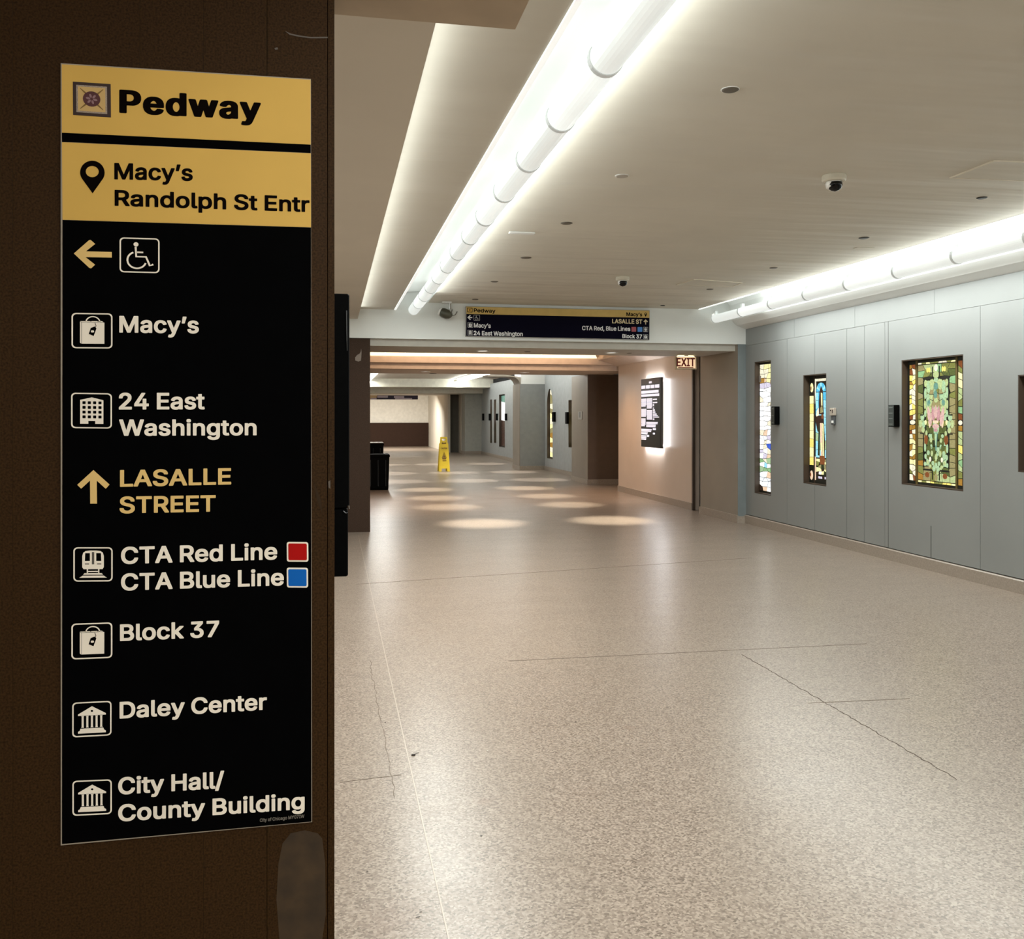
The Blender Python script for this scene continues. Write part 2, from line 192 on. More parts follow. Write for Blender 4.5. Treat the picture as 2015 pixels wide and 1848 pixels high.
GL = json.loads(r'''{",":[424,[[42,-265,31,-250,30,-215,85,135,93,160,105,171,125,175,275,175,298,170,310,150,309,105,207,-255,198,-265,180,-270,65,-270]]],"/":[545,[[0,-186,-14,-170,-14,-125,308,1070,317,1080,335,1085,490,1081,504,1065,504,1025,182,-170,168,-185,150,-190]]],"0":[946,[[515,1049,600,1026,635,1009,690,969,735,919,787,825,809,765,835,635,841,555,841,435,835,365,809,235,777,150,750,101,719,60,689,30,643,-5,565,-38,510,-50,380,-49,290,-26,255,-9,200,31,155,81,103,175,71,275,55,370,49,455,55,630,81,760,108,835,160,924,216,980,270,1016,345,1043,390,1050],[445,135,485,144,520,164,545,184,571,220,595,270,614,330,629,415,629,465,634,485,624,620,614,670,591,740,571,780,535,826,487,855,450,865,405,856,370,836,335,801,314,770,290,715,276,665,261,575,259,500,261,425,276,335,290,285,314,230,335,199,370,164,395,149]]],"2":[946,[[95,-29,84,-5,84,105,90,124,510,574,551,630,575,680,584,715,584,745,576,775,556,810,536,830,485,856,450,865,430,865,375,849,355,836,325,806,305,770,296,735,294,705,278,680,250,675,100,679,90,686,85,700,90,790,101,835,128,895,156,935,200,979,285,1026,340,1043,385,1050,510,1049,600,1026,653,1000,704,960,734,925,757,890,779,840,791,785,791,675,784,640,767,590,747,550,704,485,589,350,395,150,770,150,795,146,807,135,811,120,807,-20,795,-31,770,-35,125,-35]]],"3":[946,[[105,1034,135,1040,735,1040,760,1036,772,1025,776,1000,772,880,530,605,595,593,640,576,720,524,772,460,797,410,809,370,816,330,815,230,804,180,787,135,744,70,710,36,658,0,580,-33,505,-49,365,-50,315,-43,230,-16,170,16,106,75,73,125,51,185,44,220,46,275,51,285,65,293,220,295,245,291,257,280,265,240,279,210,305,179,360,149,425,135,480,144,512,155,545,174,586,220,604,280,594,330,576,370,540,406,520,419,465,440,405,450,285,452,271,460,266,470,264,595,268,615,475,850,135,850,107,855,98,865,94,885,94,1010]]],"4":[946,[[635,1038,649,1030,654,1020,652,975,299,380,290,355,505,355,509,360,509,630,515,649,525,656,545,660,695,658,710,649,716,630,716,360,720,355,830,354,849,345,856,325,856,200,850,181,835,172,720,170,716,165,716,-5,705,-29,680,-35,540,-35,520,-29,510,-10,509,165,505,170,55,172,41,180,35,195,34,325,38,340,441,1020,457,1035,475,1040]]],"7":[946,[[165,-31,155,-24,150,-12,153,30,565,850,120,850,95,854,83,865,79,880,83,1025,95,1036,120,1040,770,1040,798,1035,807,1025,811,1010,807,855,367,-20,358,-30,340,-35]]],"A":[998,[[380,1039,555,1040,573,1035,582,1025,939,60,950,27,951,0,947,-20,938,-30,915,-35,765,-35,736,-25,640,240,300,238,214,-10,200,-29,175,-35,25,-35,5,-31,-7,-20,-10,20,1,55,336,975,355,1024],[470,728,370,430,570,430]]],"B":[952,[[85,1034,120,1040,475,1040,565,1034,650,1011,705,984,769,925,790,894,820,815,826,780,825,685,819,650,802,605,779,570,733,525,765,504,809,460,842,405,859,350,865,310,866,230,854,170,827,105,784,50,730,11,660,-18,580,-35,110,-35,90,-31,80,-24,74,0,74,1005,78,1025],[286,410,286,155,290,150,505,150,535,155,570,164,615,189,645,230,654,260,654,280,641,320,620,356,575,391,505,415,290,415],[286,605,290,600,480,600,550,624,590,659,610,700,614,745,601,785,590,801,560,826,510,845,485,850,290,850,286,845]]],"C":[1058,[[740,1011,820,964,889,895,915,859,947,795,969,725,971,675,965,656,955,649,935,645,775,649,763,660,746,710,716,765,655,819,610,841,555,855,495,855,430,836,370,801,330,761,304,725,275,665,256,595,246,520,251,435,266,365,279,325,304,275,330,239,385,189,428,165,475,150,525,143,555,145,610,159,650,179,680,199,710,229,746,290,763,340,770,349,785,354,935,355,964,345,970,330,970,280,947,205,932,170,895,111,824,40,763,0,715,-21,640,-43,580,-50,450,-49,410,-43,335,-21,287,0,230,36,171,90,113,170,76,245,45,360,34,465,40,605,51,670,73,745,113,830,145,879,181,920,260,984,335,1021,410,1043,450,1049,590,1050,680,1033]]],"D":[1042,[[85,1034,115,1040,450,1040,475,1035,540,1034,600,1023,670,1001,765,949,834,885,865,844,907,765,940,650,951,565,951,440,945,380,919,270,872,170,844,130,755,46,665,-1,595,-23,525,-35,110,-35,90,-31,80,-24,74,0,74,1005,78,1025],[290,150,450,150,557,175,625,214,670,259,691,290,715,345,739,450,739,550,729,610,715,660,686,720,660,756,615,796,560,826,515,840,460,850,290,850,286,845,286,155]]],"E":[878,[[770,-29,740,-35,115,-35,95,-33,80,-24,74,0,74,1005,78,1025,85,1034,115,1040,735,1040,755,1038,770,1029,776,1010,776,880,772,865,760,854,735,850,290,850,286,845,286,605,290,600,710,600,734,590,741,560,740,435,735,421,725,414,700,410,290,410,286,405,286,155,290,150,740,150,765,146,777,135,781,115,781,-5]]],"H":[1071,[[930,-29,905,-35,765,-35,745,-31,733,-20,729,0,729,415,725,420,290,420,286,415,286,0,282,-20,270,-31,250,-35,105,-35,81,-25,74,0,74,1005,78,1025,85,1034,110,1040,250,1040,270,1036,282,1025,286,1005,286,610,290,605,725,605,729,610,729,1005,733,1025,745,1036,765,1040,910,1040,934,1030,941,1005,941,0,937,-20]]],"I":[646,[[35,1036,60,1040,535,1040,555,1036,567,1025,571,885,564,860,540,850,405,850,401,845,401,155,405,150,540,150,564,140,571,120,571,-5,567,-20,555,-31,530,-35,55,-35,35,-31,23,-20,19,115,26,140,50,150,185,150,189,155,189,845,185,850,50,850,26,860,19,880,19,1010,23,1025]]],"L":[827,[[95,1038,255,1040,275,1034,284,1020,286,155,290,150,715,150,740,146,752,135,756,115,756,-5,752,-20,743,-30,715,-35,115,-35,90,-31,78,-20,74,5,74,1005,80,1029]]],"M":[1290,[[1154,1030,1161,1000,1161,0,1154,-25,1130,-35,985,-35,962,-30,951,-15,949,555,945,568,717,-15,700,-31,670,-35,550,-35,532,-30,520,-19,285,568,281,555,279,-15,268,-30,245,-35,105,-35,81,-25,74,5,74,1005,81,1030,110,1040,300,1040,320,1038,335,1029,377,930,620,302,648,385,895,1024,910,1036,930,1040,1125,1040]]],"N":[1084,[[945,1034,952,1025,956,1005,956,0,949,-25,920,-35,750,-35,730,-31,716,-20,380,506,290,656,286,645,291,620,289,-15,280,-29,260,-35,110,-35,85,-29,78,-20,74,0,74,1005,81,1030,110,1040,275,1040,295,1036,309,1025,735,354,739,360,741,1020,750,1034,770,1040,920,1040]]],"O":[1103,[[680,1033,788,985,829,955,900,884,947,810,972,755,999,665,1011,590,1011,410,989,295,962,220,915,136,829,45,788,15,715,-21,640,-43,600,-49,455,-50,370,-33,335,-21,262,15,191,70,135,136,83,230,51,330,34,460,40,605,61,710,83,770,135,864,221,955,262,985,335,1021,410,1043,450,1049,595,1050],[520,857,455,845,410,826,365,796,314,740,284,685,266,635,251,565,246,480,256,405,275,335,304,275,330,239,365,204,420,169,475,150,525,143,555,145,622,165,665,189,715,234,751,285,770,325,794,410,804,500,794,590,770,675,751,715,715,766,665,811,622,835,555,855]]],"P":[929,[[87,-30,78,-20,74,0,74,1000,78,1025,90,1036,110,1040,475,1040,590,1028,645,1011,698,985,734,960,790,899,817,850,840,775,846,740,845,620,824,535,792,470,774,445,715,391,625,347,545,330,290,330,286,325,286,0,282,-20,270,-31,250,-35,110,-35],[290,515,475,515,535,529,585,562,606,585,616,605,634,675,625,735,595,796,565,821,537,835,480,850,290,850,286,845,286,520]]],"R":[938,[[85,1034,120,1040,465,1040,560,1034,615,1023,688,995,735,964,785,914,817,860,840,792,846,755,845,618,834,570,817,525,785,471,740,426,683,390,877,35,880,-10,870,-29,845,-35,685,-35,656,-25,450,350,290,350,286,345,286,0,279,-25,255,-35,115,-35,95,-33,80,-24,74,0,74,1005,78,1025],[290,850,286,845,286,545,290,540,485,540,557,560,580,574,605,599,616,615,629,655,634,710,616,770,585,811,540,836,480,850]]],"S":[933,[[560,1043,635,1021,688,995,725,969,774,920,807,865,824,815,831,745,824,715,795,705,635,709,623,720,613,760,601,785,570,821,525,846,445,864,410,860,360,846,310,816,280,775,271,745,276,715,289,690,305,674,363,640,420,620,575,578,650,551,703,525,759,485,800,439,834,375,846,315,846,225,839,190,827,150,784,75,720,16,650,-21,580,-43,510,-55,375,-55,300,-43,230,-21,177,5,140,31,100,71,73,110,46,170,34,220,34,275,41,295,70,305,235,301,247,290,264,225,290,189,335,159,360,149,425,135,460,135,505,145,537,155,580,179,621,225,634,265,634,280,620,316,590,346,560,364,490,391,305,442,260,459,187,495,146,525,111,560,90,591,66,650,59,695,59,780,66,815,78,855,116,920,185,984,245,1016,290,1033,375,1050,510,1050]]],"T":[937,[[520,-34,365,-35,345,-29,336,-15,334,845,330,850,55,850,30,856,19,880,19,1005,23,1025,35,1036,60,1040,820,1040,845,1036,857,1025,861,880,857,865,848,855,820,850,550,850,546,845,546,0,540,-24]]],"U":[1072,[[85,1034,110,1040,250,1040,270,1036,282,1025,286,1005,286,360,291,320,310,260,335,219,360,194,405,164,490,140,530,140,575,150,645,184,686,225,719,295,729,345,729,1005,733,1025,745,1036,765,1040,910,1040,935,1029,941,1005,940,275,929,220,902,150,859,85,790,21,710,-21,635,-44,550,-55,465,-55,410,-49,335,-31,262,0,190,51,145,101,101,180,86,225,74,295,74,1005,78,1025]]],"W":[1404,[[1355,1029,1360,1015,1361,990,1349,940,1089,-10,1079,-25,1050,-35,885,-35,865,-31,853,-20,675,633,497,-15,483,-30,460,-35,295,-35,266,-25,246,35,-9,970,-11,1010,-4,1030,20,1040,170,1040,190,1036,202,1025,380,342,556,1010,570,1034,595,1040,755,1040,775,1036,787,1025,946,420,970,347,1143,1020,1157,1035,1180,1040,1330,1040]]],"X":[987,[[5,-29,-5,-10,-2,30,336,510,23,965,14,995,21,1030,50,1040,210,1040,235,1034,265,999,459,705,470,699,700,1034,735,1040,885,1040,910,1034,921,1010,920,985,912,965,599,515,927,40,936,10,929,-25,900,-35,740,-35,715,-29,700,-14,465,331,380,201,230,-14,215,-29,180,-35,30,-35]]],"Y":[983,[[545,-34,390,-35,372,-30,363,-20,359,0,358,385,3,955,-9,980,-11,995,-9,1020,2,1035,25,1040,185,1040,214,1030,227,1015,465,624,508,700,715,1034,740,1040,900,1040,920,1036,932,1025,936,985,927,960,572,390,571,-5,564,-25]]],"a":[820,[[695,-29,670,-35,530,-35,510,-29,500,-12,495,-11,445,-36,400,-49,360,-55,260,-54,205,-43,142,-20,110,1,60,51,26,120,14,200,21,285,33,320,56,360,95,399,155,431,255,459,455,485,490,496,498,510,480,566,455,591,405,610,360,610,290,581,255,546,234,510,220,502,170,502,57,535,41,555,41,600,70,659,120,714,157,740,210,766,245,778,345,795,410,795,495,783,560,761,615,729,650,694,684,635,699,585,706,540,706,0,702,-20],[497,310,345,290,290,276,270,266,245,248,229,225,226,200,234,175,275,141,315,130,360,130,415,149,441,165,476,205,494,250,499,275]]],"c":[833,[[598,-15,540,-38,450,-55,365,-55,270,-36,202,-5,166,20,95,96,58,165,36,235,24,305,24,435,41,525,78,615,111,665,170,724,245,766,295,783,380,795,490,789,560,771,623,740,664,710,710,659,742,600,756,550,754,525,745,511,640,482,590,480,570,482,556,490,525,551,480,589,455,601,415,610,360,601,310,571,279,535,255,485,241,435,232,370,236,325,260,240,290,189,315,164,360,139,395,130,420,130,455,139,495,159,531,195,555,249,575,263,635,264,720,243,749,230,756,210,754,170,722,100,669,35]]],"d":[889,[[763,1035,772,1025,776,1005,776,5,772,-20,763,-30,745,-35,600,-35,580,-29,565,-4,510,-36,470,-48,425,-55,350,-55,275,-43,197,-10,160,16,116,60,88,100,56,165,30,260,24,315,24,440,30,480,46,550,88,640,116,680,180,739,230,766,300,788,360,795,465,789,510,776,567,745,569,1005,575,1029,585,1036,605,1040,740,1040],[395,130,447,140,490,164,510,184,526,205,553,265,569,345,569,400,559,455,531,530,485,581,445,601,410,610,375,605,340,594,320,581,280,541,259,500,241,445,232,375,241,300,269,220,290,189,315,164,360,139]]],"e":[849,[[230,761,315,788,370,795,435,795,530,778,608,745,645,719,705,654,737,595,754,550,771,465,771,325,767,310,758,300,730,295,240,295,254,240,290,184,340,149,400,130,455,135,500,154,535,184,560,234,575,243,630,244,745,214,759,195,761,170,742,110,709,60,679,30,610,-16,555,-38,460,-55,375,-55,280,-38,202,-5,166,20,105,81,58,165,31,255,24,300,24,435,41,525,63,585,106,660,175,729],[554,475,526,540,496,575,450,601,415,610,390,610,355,601,310,576,274,540,254,505,244,475,245,470,550,470]]],"f":[554,[[140,-34,121,-25,114,-5,114,600,110,605,0,605,-24,615,-31,635,-29,765,-20,779,-5,784,110,785,114,790,115,890,128,945,161,1000,207,1040,250,1061,325,1080,420,1080,505,1061,519,1045,520,1005,485,896,460,885,420,885,385,894,355,886,334,865,321,820,321,790,325,785,460,785,484,775,491,755,491,645,487,620,470,607,325,605,321,600,319,-15,310,-29,290,-35]]],"g":[891,[[763,780,772,770,776,750,776,-60,764,-130,737,-190,704,-235,650,-279,605,-301,530,-324,450,-335,355,-334,240,-313,177,-285,116,-240,68,-180,60,-160,59,-125,70,-101,165,-49,220,-46,239,-55,280,-106,340,-141,405,-154,460,-145,505,-126,546,-90,564,-40,569,15,565,19,510,-11,465,-24,400,-30,305,-24,270,-16,202,10,155,41,106,90,68,150,51,190,36,240,24,310,24,440,30,485,46,550,68,605,115,679,155,719,207,755,280,783,355,795,465,789,510,776,570,741,578,770,595,783,740,785],[410,610,375,605,340,594,320,581,280,541,264,515,246,465,232,380,241,310,259,255,279,220,315,184,355,164,390,155,415,155,465,169,510,199,546,255,569,345,569,415,554,480,541,515,510,561,485,581,460,596]]],"h":[861,[[72,1035,95,1040,230,1040,250,1036,260,1029,266,1005,268,750,325,776,370,789,430,795,525,789,585,771,630,749,679,705,697,680,712,655,734,595,746,525,746,0,742,-20,735,-29,710,-35,575,-35,555,-31,543,-20,539,0,539,465,534,495,511,555,481,585,450,601,415,609,360,596,325,576,294,540,271,480,266,450,266,0,262,-20,250,-31,220,-35,90,-35,72,-30,63,-20,59,5,59,1005,63,1025]]],"i":[383,[[85,784,240,784,259,775,265,760,266,-5,259,-25,240,-34,85,-34,66,-25,60,-10,59,755,66,775],[282,890,260,861,215,837,125,835,92,845,61,870,41,910,39,980,48,1010,75,1044,115,1063,205,1065,243,1050,265,1034,282,1010,289,990,291,920]]],"k":[803,[[72,1035,95,1040,235,1040,253,1035,262,1025,266,1005,266,525,270,519,527,780,550,785,715,785,735,781,745,774,751,740,744,715,459,425,475,399,765,34,770,20,771,-5,760,-29,725,-35,565,-35,540,-29,300,276,280,266,266,250,266,0,259,-25,235,-35,100,-35,80,-33,65,-24,59,0,59,1005,63,1025]]],"l":[427,[[85,1039,235,1040,255,1034,264,1020,266,190,280,144,295,140,315,145,355,143,369,135,377,120,395,40,396,0,390,-24,375,-33,335,-40,215,-40,160,-26,135,-14,106,10,88,35,66,90,59,135,59,1005,65,1029]]],"n":[860,[[735,-29,710,-35,575,-35,555,-31,543,-20,539,0,539,465,534,495,511,555,481,585,450,601,415,609,360,596,325,576,294,540,271,480,266,450,266,0,262,-20,250,-31,230,-35,90,-35,66,-25,59,0,59,750,63,770,70,779,95,785,235,784,255,774,265,744,325,776,365,788,420,795,485,794,530,788,585,771,630,749,679,705,724,625,734,595,746,525,746,0,742,-20]]],"o":[871,[[585,-21,500,-48,445,-55,360,-54,315,-48,255,-31,202,-5,166,20,95,96,58,165,36,235,24,305,24,435,41,525,78,615,111,665,170,724,245,766,295,783,380,795,490,789,560,771,625,739,684,690,730,629,762,565,779,510,791,445,791,295,774,210,747,140,694,60,640,11],[400,610,360,601,330,586,295,556,279,535,246,455,232,365,236,325,251,265,269,220,290,189,315,164,358,140,395,130,420,130,455,139,485,154,530,194,541,210,565,260,579,315,584,390,574,445,560,490,541,530,525,551,500,576,457,600]]],"p":[889,[[72,-315,63,-305,59,-285,59,745,63,770,72,780,90,785,240,784,260,774,270,744,325,776,365,788,415,795,480,795,575,778,628,755,679,720,719,680,745,644,779,575,805,475,811,420,811,310,805,265,779,165,747,100,719,60,675,16,638,-10,560,-43,490,-55,405,-54,340,-41,268,-5,266,-285,260,-309,250,-316,230,-320,95,-320],[440,130,475,139,520,164,545,189,570,230,589,285,599,330,599,415,580,490,550,546,515,581,495,594,460,605,425,610,365,591,315,546,304,530,282,480,271,435,266,405,266,340,285,255,309,205,325,184,345,164,388,140]]],"r":[564,[[80,-33,65,-24,59,0,59,750,63,770,72,780,90,785,230,785,250,779,265,754,305,776,375,794,480,795,508,785,517,775,521,760,521,625,514,605,490,595,390,600,360,591,315,566,300,551,275,505,266,465,266,0,262,-20,253,-30,235,-35]]],"s":[772,[[520,771,573,745,600,724,619,705,655,654,680,590,680,555,674,540,660,532,565,511,505,512,486,525,461,570,440,591,415,606,380,615,335,610,300,596,269,570,260,540,265,525,284,505,315,489,500,443,560,421,615,389,654,350,682,300,695,245,695,175,677,105,655,66,625,31,568,-10,500,-38,400,-55,320,-55,235,-43,185,-26,125,6,71,60,58,80,41,115,25,170,26,205,35,219,145,244,210,243,225,234,244,185,260,164,300,139,355,129,400,135,445,154,466,170,476,185,481,205,465,236,420,261,250,302,175,329,130,356,86,400,68,430,50,490,49,580,63,635,95,689,130,724,177,755,235,778,330,795,400,795,455,789]]],"t":[502,[[435,-36,395,-45,280,-45,215,-31,151,5,125,31,96,85,84,145,84,600,80,605,-5,606,-25,616,-31,635,-31,750,-27,770,-15,781,80,785,84,790,85,940,90,954,100,961,250,965,278,960,290,940,291,790,295,785,420,784,435,779,444,765,446,635,439,615,415,605,295,605,291,600,291,190,304,150,325,139,335,136,405,145,425,141,435,134,461,20,457,-20]]],"u":[861,[[70,779,95,785,230,785,250,781,262,770,266,750,266,280,271,250,289,200,319,165,345,149,390,138,445,149,480,169,511,205,534,265,539,295,539,750,543,770,555,781,575,785,715,785,739,775,746,750,746,0,742,-20,735,-29,710,-35,570,-34,551,-25,540,1,490,-26,430,-44,360,-50,285,-44,220,-26,187,-10,166,5,116,55,76,135,59,225,59,750,63,770]]],"w":[1170,[[5,774,20,783,45,785,185,785,210,774,335,342,455,769,467,780,485,785,630,785,653,780,669,755,780,342,905,774,920,783,940,785,1085,785,1109,775,1115,760,1114,725,884,-25,860,-35,720,-35,700,-33,685,-24,676,-5,560,403,555,403,550,390,430,-24,415,-33,395,-35,255,-35,231,-25,1,725,-1,755]]],"y":[820,[[75,-311,53,-295,49,-265,78,-150,100,-132,140,-130,180,-137,195,-134,215,-121,246,-70,268,0,-9,725,-11,755,-5,774,10,783,30,785,180,785,204,775,365,330,380,292,385,292,560,774,570,781,590,785,735,785,760,779,771,755,770,720,764,700,462,-90,432,-165,405,-214,345,-279,275,-313,200,-325,165,-325]]],"’":[403,[[72,595,60,615,60,660,118,1020,132,1035,150,1040,305,1040,328,1035,340,1015,339,975,237,610,223,595,205,590,95,590]]]}''')
GB = json.loads(r'''{"P":[1005,[[52,-30,41,-20,36,0,36,1000,41,1025,60,1039,100,1044,475,1044,570,1038,620,1030,675,1014,765,964,810,920,839,880,872,800,883,745,884,630,878,590,852,510,829,470,775,410,750,391,683,355,655,345,565,327,324,325,324,0,319,-20,300,-34,265,-39,95,-39],[324,520,450,519,485,525,535,550,568,585,586,625,596,670,591,725,581,755,558,795,525,823,490,838,455,846,324,845]]],"e":[925,[[140,729,195,762,285,790,355,798,455,798,515,791,600,767,660,734,725,675,744,650,775,594,798,525,809,460,809,325,800,305,780,295,745,291,278,290,289,245,330,180,375,149,415,136,440,142,480,165,508,200,525,235,550,246,655,247,778,215,794,200,798,190,798,160,792,140,764,85,715,30,648,-15,565,-45,475,-58,355,-58,290,-50,207,-25,130,20,70,80,46,115,18,170,-8,260,-14,305,-14,435,3,525,41,615,70,660],[282,475,516,475,488,540,470,565,440,588,405,603,365,588,315,545,289,500]]],"d":[965,[[798,1035,809,1025,814,1005,814,5,809,-20,795,-32,765,-38,595,-39,555,-34,500,-50,450,-58,345,-59,245,-45,162,-10,120,20,80,60,51,100,18,165,-8,260,-14,315,-14,435,-8,480,8,550,51,640,80,680,120,720,172,755,230,780,280,792,350,799,440,798,530,783,531,1010,536,1025,547,1035,570,1042,615,1044,760,1043],[400,139,415,142,455,165,488,205,516,265,531,345,531,400,526,435,503,510,480,550,450,580,405,601,375,593,355,580,317,540,294,495,279,450,269,375,279,295,307,220,330,185,350,165]]],"w":[1246,[[1149,770,1154,755,1152,725,932,0,920,-25,895,-36,845,-39,690,-38,665,-34,650,-25,638,-5,560,271,555,271,549,255,482,15,465,-25,450,-34,425,-38,265,-39,220,-36,195,-25,178,15,-37,725,-38,760,-30,775,-5,786,45,789,205,788,230,784,245,775,257,750,335,474,413,760,425,775,440,784,480,789,645,789,675,785,695,775,707,755,780,479,858,750,870,775,890,785,915,788,1090,789,1130,784]]],"a":[896,[[735,-25,715,-35,690,-38,525,-39,485,-34,435,-50,390,-58,240,-58,175,-45,107,-20,70,5,25,50,11,70,-12,120,-24,200,-17,285,-5,319,20,360,60,399,125,434,225,461,445,492,455,498,461,510,451,550,440,570,415,593,385,605,360,598,325,580,295,550,270,510,245,499,150,498,22,535,3,555,3,600,31,655,80,710,122,740,175,767,215,780,325,798,420,799,495,791,570,772,620,749,655,725,685,695,722,635,738,580,744,540,744,0],[461,295,370,286,320,273,300,263,280,246,264,220,264,195,272,175,310,142,335,135,365,142,385,152,425,185,438,205,456,245]]],"y":[896,[[27,-305,13,-290,11,-260,41,-150,55,-136,75,-129,165,-127,180,-120,211,-65,231,0,-47,725,-49,755,-44,770,-25,784,15,789,195,788,220,785,240,775,257,740,379,395,385,394,525,775,545,785,585,789,755,788,795,779,804,770,809,755,808,720,802,700,502,-85,470,-164,434,-225,385,-275,365,-289,325,-309,280,-321,215,-328,140,-328,75,-321]]]}''')

# ------------------------------------------------------------------ materials
M_ceil = mat('painted plaster', (.67, .64, .56), .75, noise=(1.5, .03, 2), bump=(1.6, .7, .12, (.14, 1.2, 1)))
M_white = mat('white painted board', (.78, .79, .77), .6, noise=(2, .02, 2))
M_cream = mat('cream painted board', (.72, .67, .58), .7, noise=(2, .03, 2))
M_grey = mat('blue grey wall panel', (.240, .249, .243), .5, noise=(1.2, .05, 4), bump=(700, .12, .0006))
M_dark = mat('dark void', (.012, .012, .012), .9)
M_taupe = mat('taupe wall panel', (.27, .235, .195), .5, noise=(2, .06, 4))
M_pink = mat('warm beige wall panel', (.56, .47, .40), .36, noise=(2, .04, 3))
M_brown = mat('brown granite cladding', (.034, .0160, .0048), .5, noise=(260, .5, 4), spec=.1)
M_brown2 = mat('brown stone cladding', (.070, .048, .037), .4, noise=(160, .35, 4))
M_base = mat('pinkish stone base', (.31, .26, .215), .4, noise=(60, .14, 4))
M_black = mat('black plastic', (.0018, .0018, .0018), .5, noise=(40, .2, 2), spec=.04)
M_blackg = mat('black gloss plastic', (.003, .003, .003), .2, spec=.25)
M_chrome = mat('brushed chrome', (.6, .6, .6), .25, metal=1)

# floor: polished terrazzo, chips, cleaner swirls, a few stains
def floor_material():
    m = bpy.data.materials.new('polished terrazzo'); m.use_nodes = True; nt = m.node_tree; N = nt.nodes; L = nt.links; b = N['Principled BSDF']
    g = N.new('ShaderNodeNewGeometry')
    def noise(scale, detail, st=(1, 1, 1), rough=.5, dist=0):
        mp = N.new('ShaderNodeMapping'); mp.inputs['Location'].default_value = (3.1, 7.3, .37); mp.inputs['Scale'].default_value = st; L.new(g.outputs['Position'], mp.inputs['Vector'])
        n = N.new('ShaderNodeTexNoise'); n.inputs['Scale'].default_value = scale; n.inputs['Detail'].default_value = detail
        n.inputs['Roughness'].default_value = rough; n.inputs['Distortion'].default_value = dist; L.new(mp.outputs[0], n.inputs['Vector']); return n.outputs['Fac']
    def ramp(src, stops):
        r = N.new('ShaderNodeValToRGB'); e = r.color_ramp.elements
        while len(e) < len(stops): e.new(.5)
        for el, (p, c) in zip(e, stops): el.position = p; el.color = (*c, 1)
        L.new(src, r.inputs[0]); return r.outputs[0]
    def mix(a, bb, f, mode='MIX'):
        x = N.new('ShaderNodeMix'); x.data_type = 'RGBA'; x.blend_type = mode
        if hasattr(f, 'node'): L.new(f, x.inputs[0])
        else: x.inputs[0].default_value = f
        L.new(a, x.inputs[6])
        if hasattr(bb, 'node'): L.new(bb, x.inputs[7])
        else: x.inputs[7].default_value = (*bb, 1)
        return x.outputs[2]
    vo = N.new('ShaderNodeTexVoronoi'); vo.inputs['Scale'].default_value = 135; mv = N.new('ShaderNodeMapping'); mv.inputs['Location'].default_value = (.003, .002, .0037); L.new(g.outputs['Position'], mv.inputs['Vector']); L.new(mv.outputs[0], vo.inputs['Vector'])
    sp = N.new('ShaderNodeSeparateColor'); L.new(vo.outputs['Color'], sp.inputs[0])
    chips = ramp(sp.outputs[0], [(0, (.075, .054, .042)), (.25, (.19, .149, .118)), (.55, (.275, .222, .18)), (.8, (.395, .33, .27)), (1, (.15, .113, .09))])
    broad = ramp(noise(.9, 5, (1, 1, 1), .6), [(.3, (.272, .220, .177)), (.7, (.238, .190, .151))])
    c = mix(chips, broad, .3)
    swirl = ramp(noise(1.2, 3, (.8, 1.1, 1), .5, 0), [(.3, (1, 1, 1)), (.75, (.90, .89, .88))])
    c = mix(c, swirl, .4, 'MULTIPLY')
    # stains: soft blotches at fixed spots on the floor
    tot = None
    for (u, v, rad, amt) in ((950, 1578, .045, .3), (1238, 1432, .04, .25), (985, 981, .28, .5), (1150, 1560, .1, .08), (1780, 1800, .12, .12), (770, 1810, .12, .2)):
        p = on_z(u, v, 0)
        s = N.new('ShaderNodeVectorMath'); s.operation = 'SUBTRACT'; L.new(g.outputs['Position'], s.inputs[0]); s.inputs[1].default_value = p
        nn = N.new('ShaderNodeVectorMath'); nn.operation = 'LENGTH'; L.new(s.outputs[0], nn.inputs[0])
        ad = N.new('ShaderNodeMath'); ad.operation = 'MULTIPLY_ADD'; L.new(noise(30, 3), ad.inputs[0]); ad.inputs[1].default_value = rad*1.6; L.new(nn.outputs['Value'], ad.inputs[2])
        mr = N.new('ShaderNodeMapRange'); L.new(ad.outputs[0], mr.inputs[0]); mr.inputs[1].default_value = rad*1.1; mr.inputs[2].default_value = rad*1.9; mr.inputs[3].default_value = amt; mr.inputs[4].default_value = 0
        c = mix(c, (.16, .09, .06), mr.outputs[0])
    L.new(c, b.inputs['Base Color'])
    rr = N.new('ShaderNodeMapRange'); L.new(noise(2.2, 5, (.6, 1.6, 1), .6), rr.inputs[0]); rr.inputs[1].default_value = .3; rr.inputs[2].default_value = .7
    rr.inputs[3].default_value = .285; rr.inputs[4].default_value = .33
    L.new(rr.outputs[0], b.inputs['Roughness']); b.inputs['Specular IOR Level'].default_value = .42
    bp = N.new('ShaderNodeBump'); bp.inputs['Strength'].default_value = .25; bp.inputs['Distance'].default_value = .0018; L.new(noise(1.3, 2, (.5, 1.5, 1)), bp.inputs['Height'])
    L.new(bp.outputs[0], b.inputs['Normal'])
    return m
M_floor = floor_material()

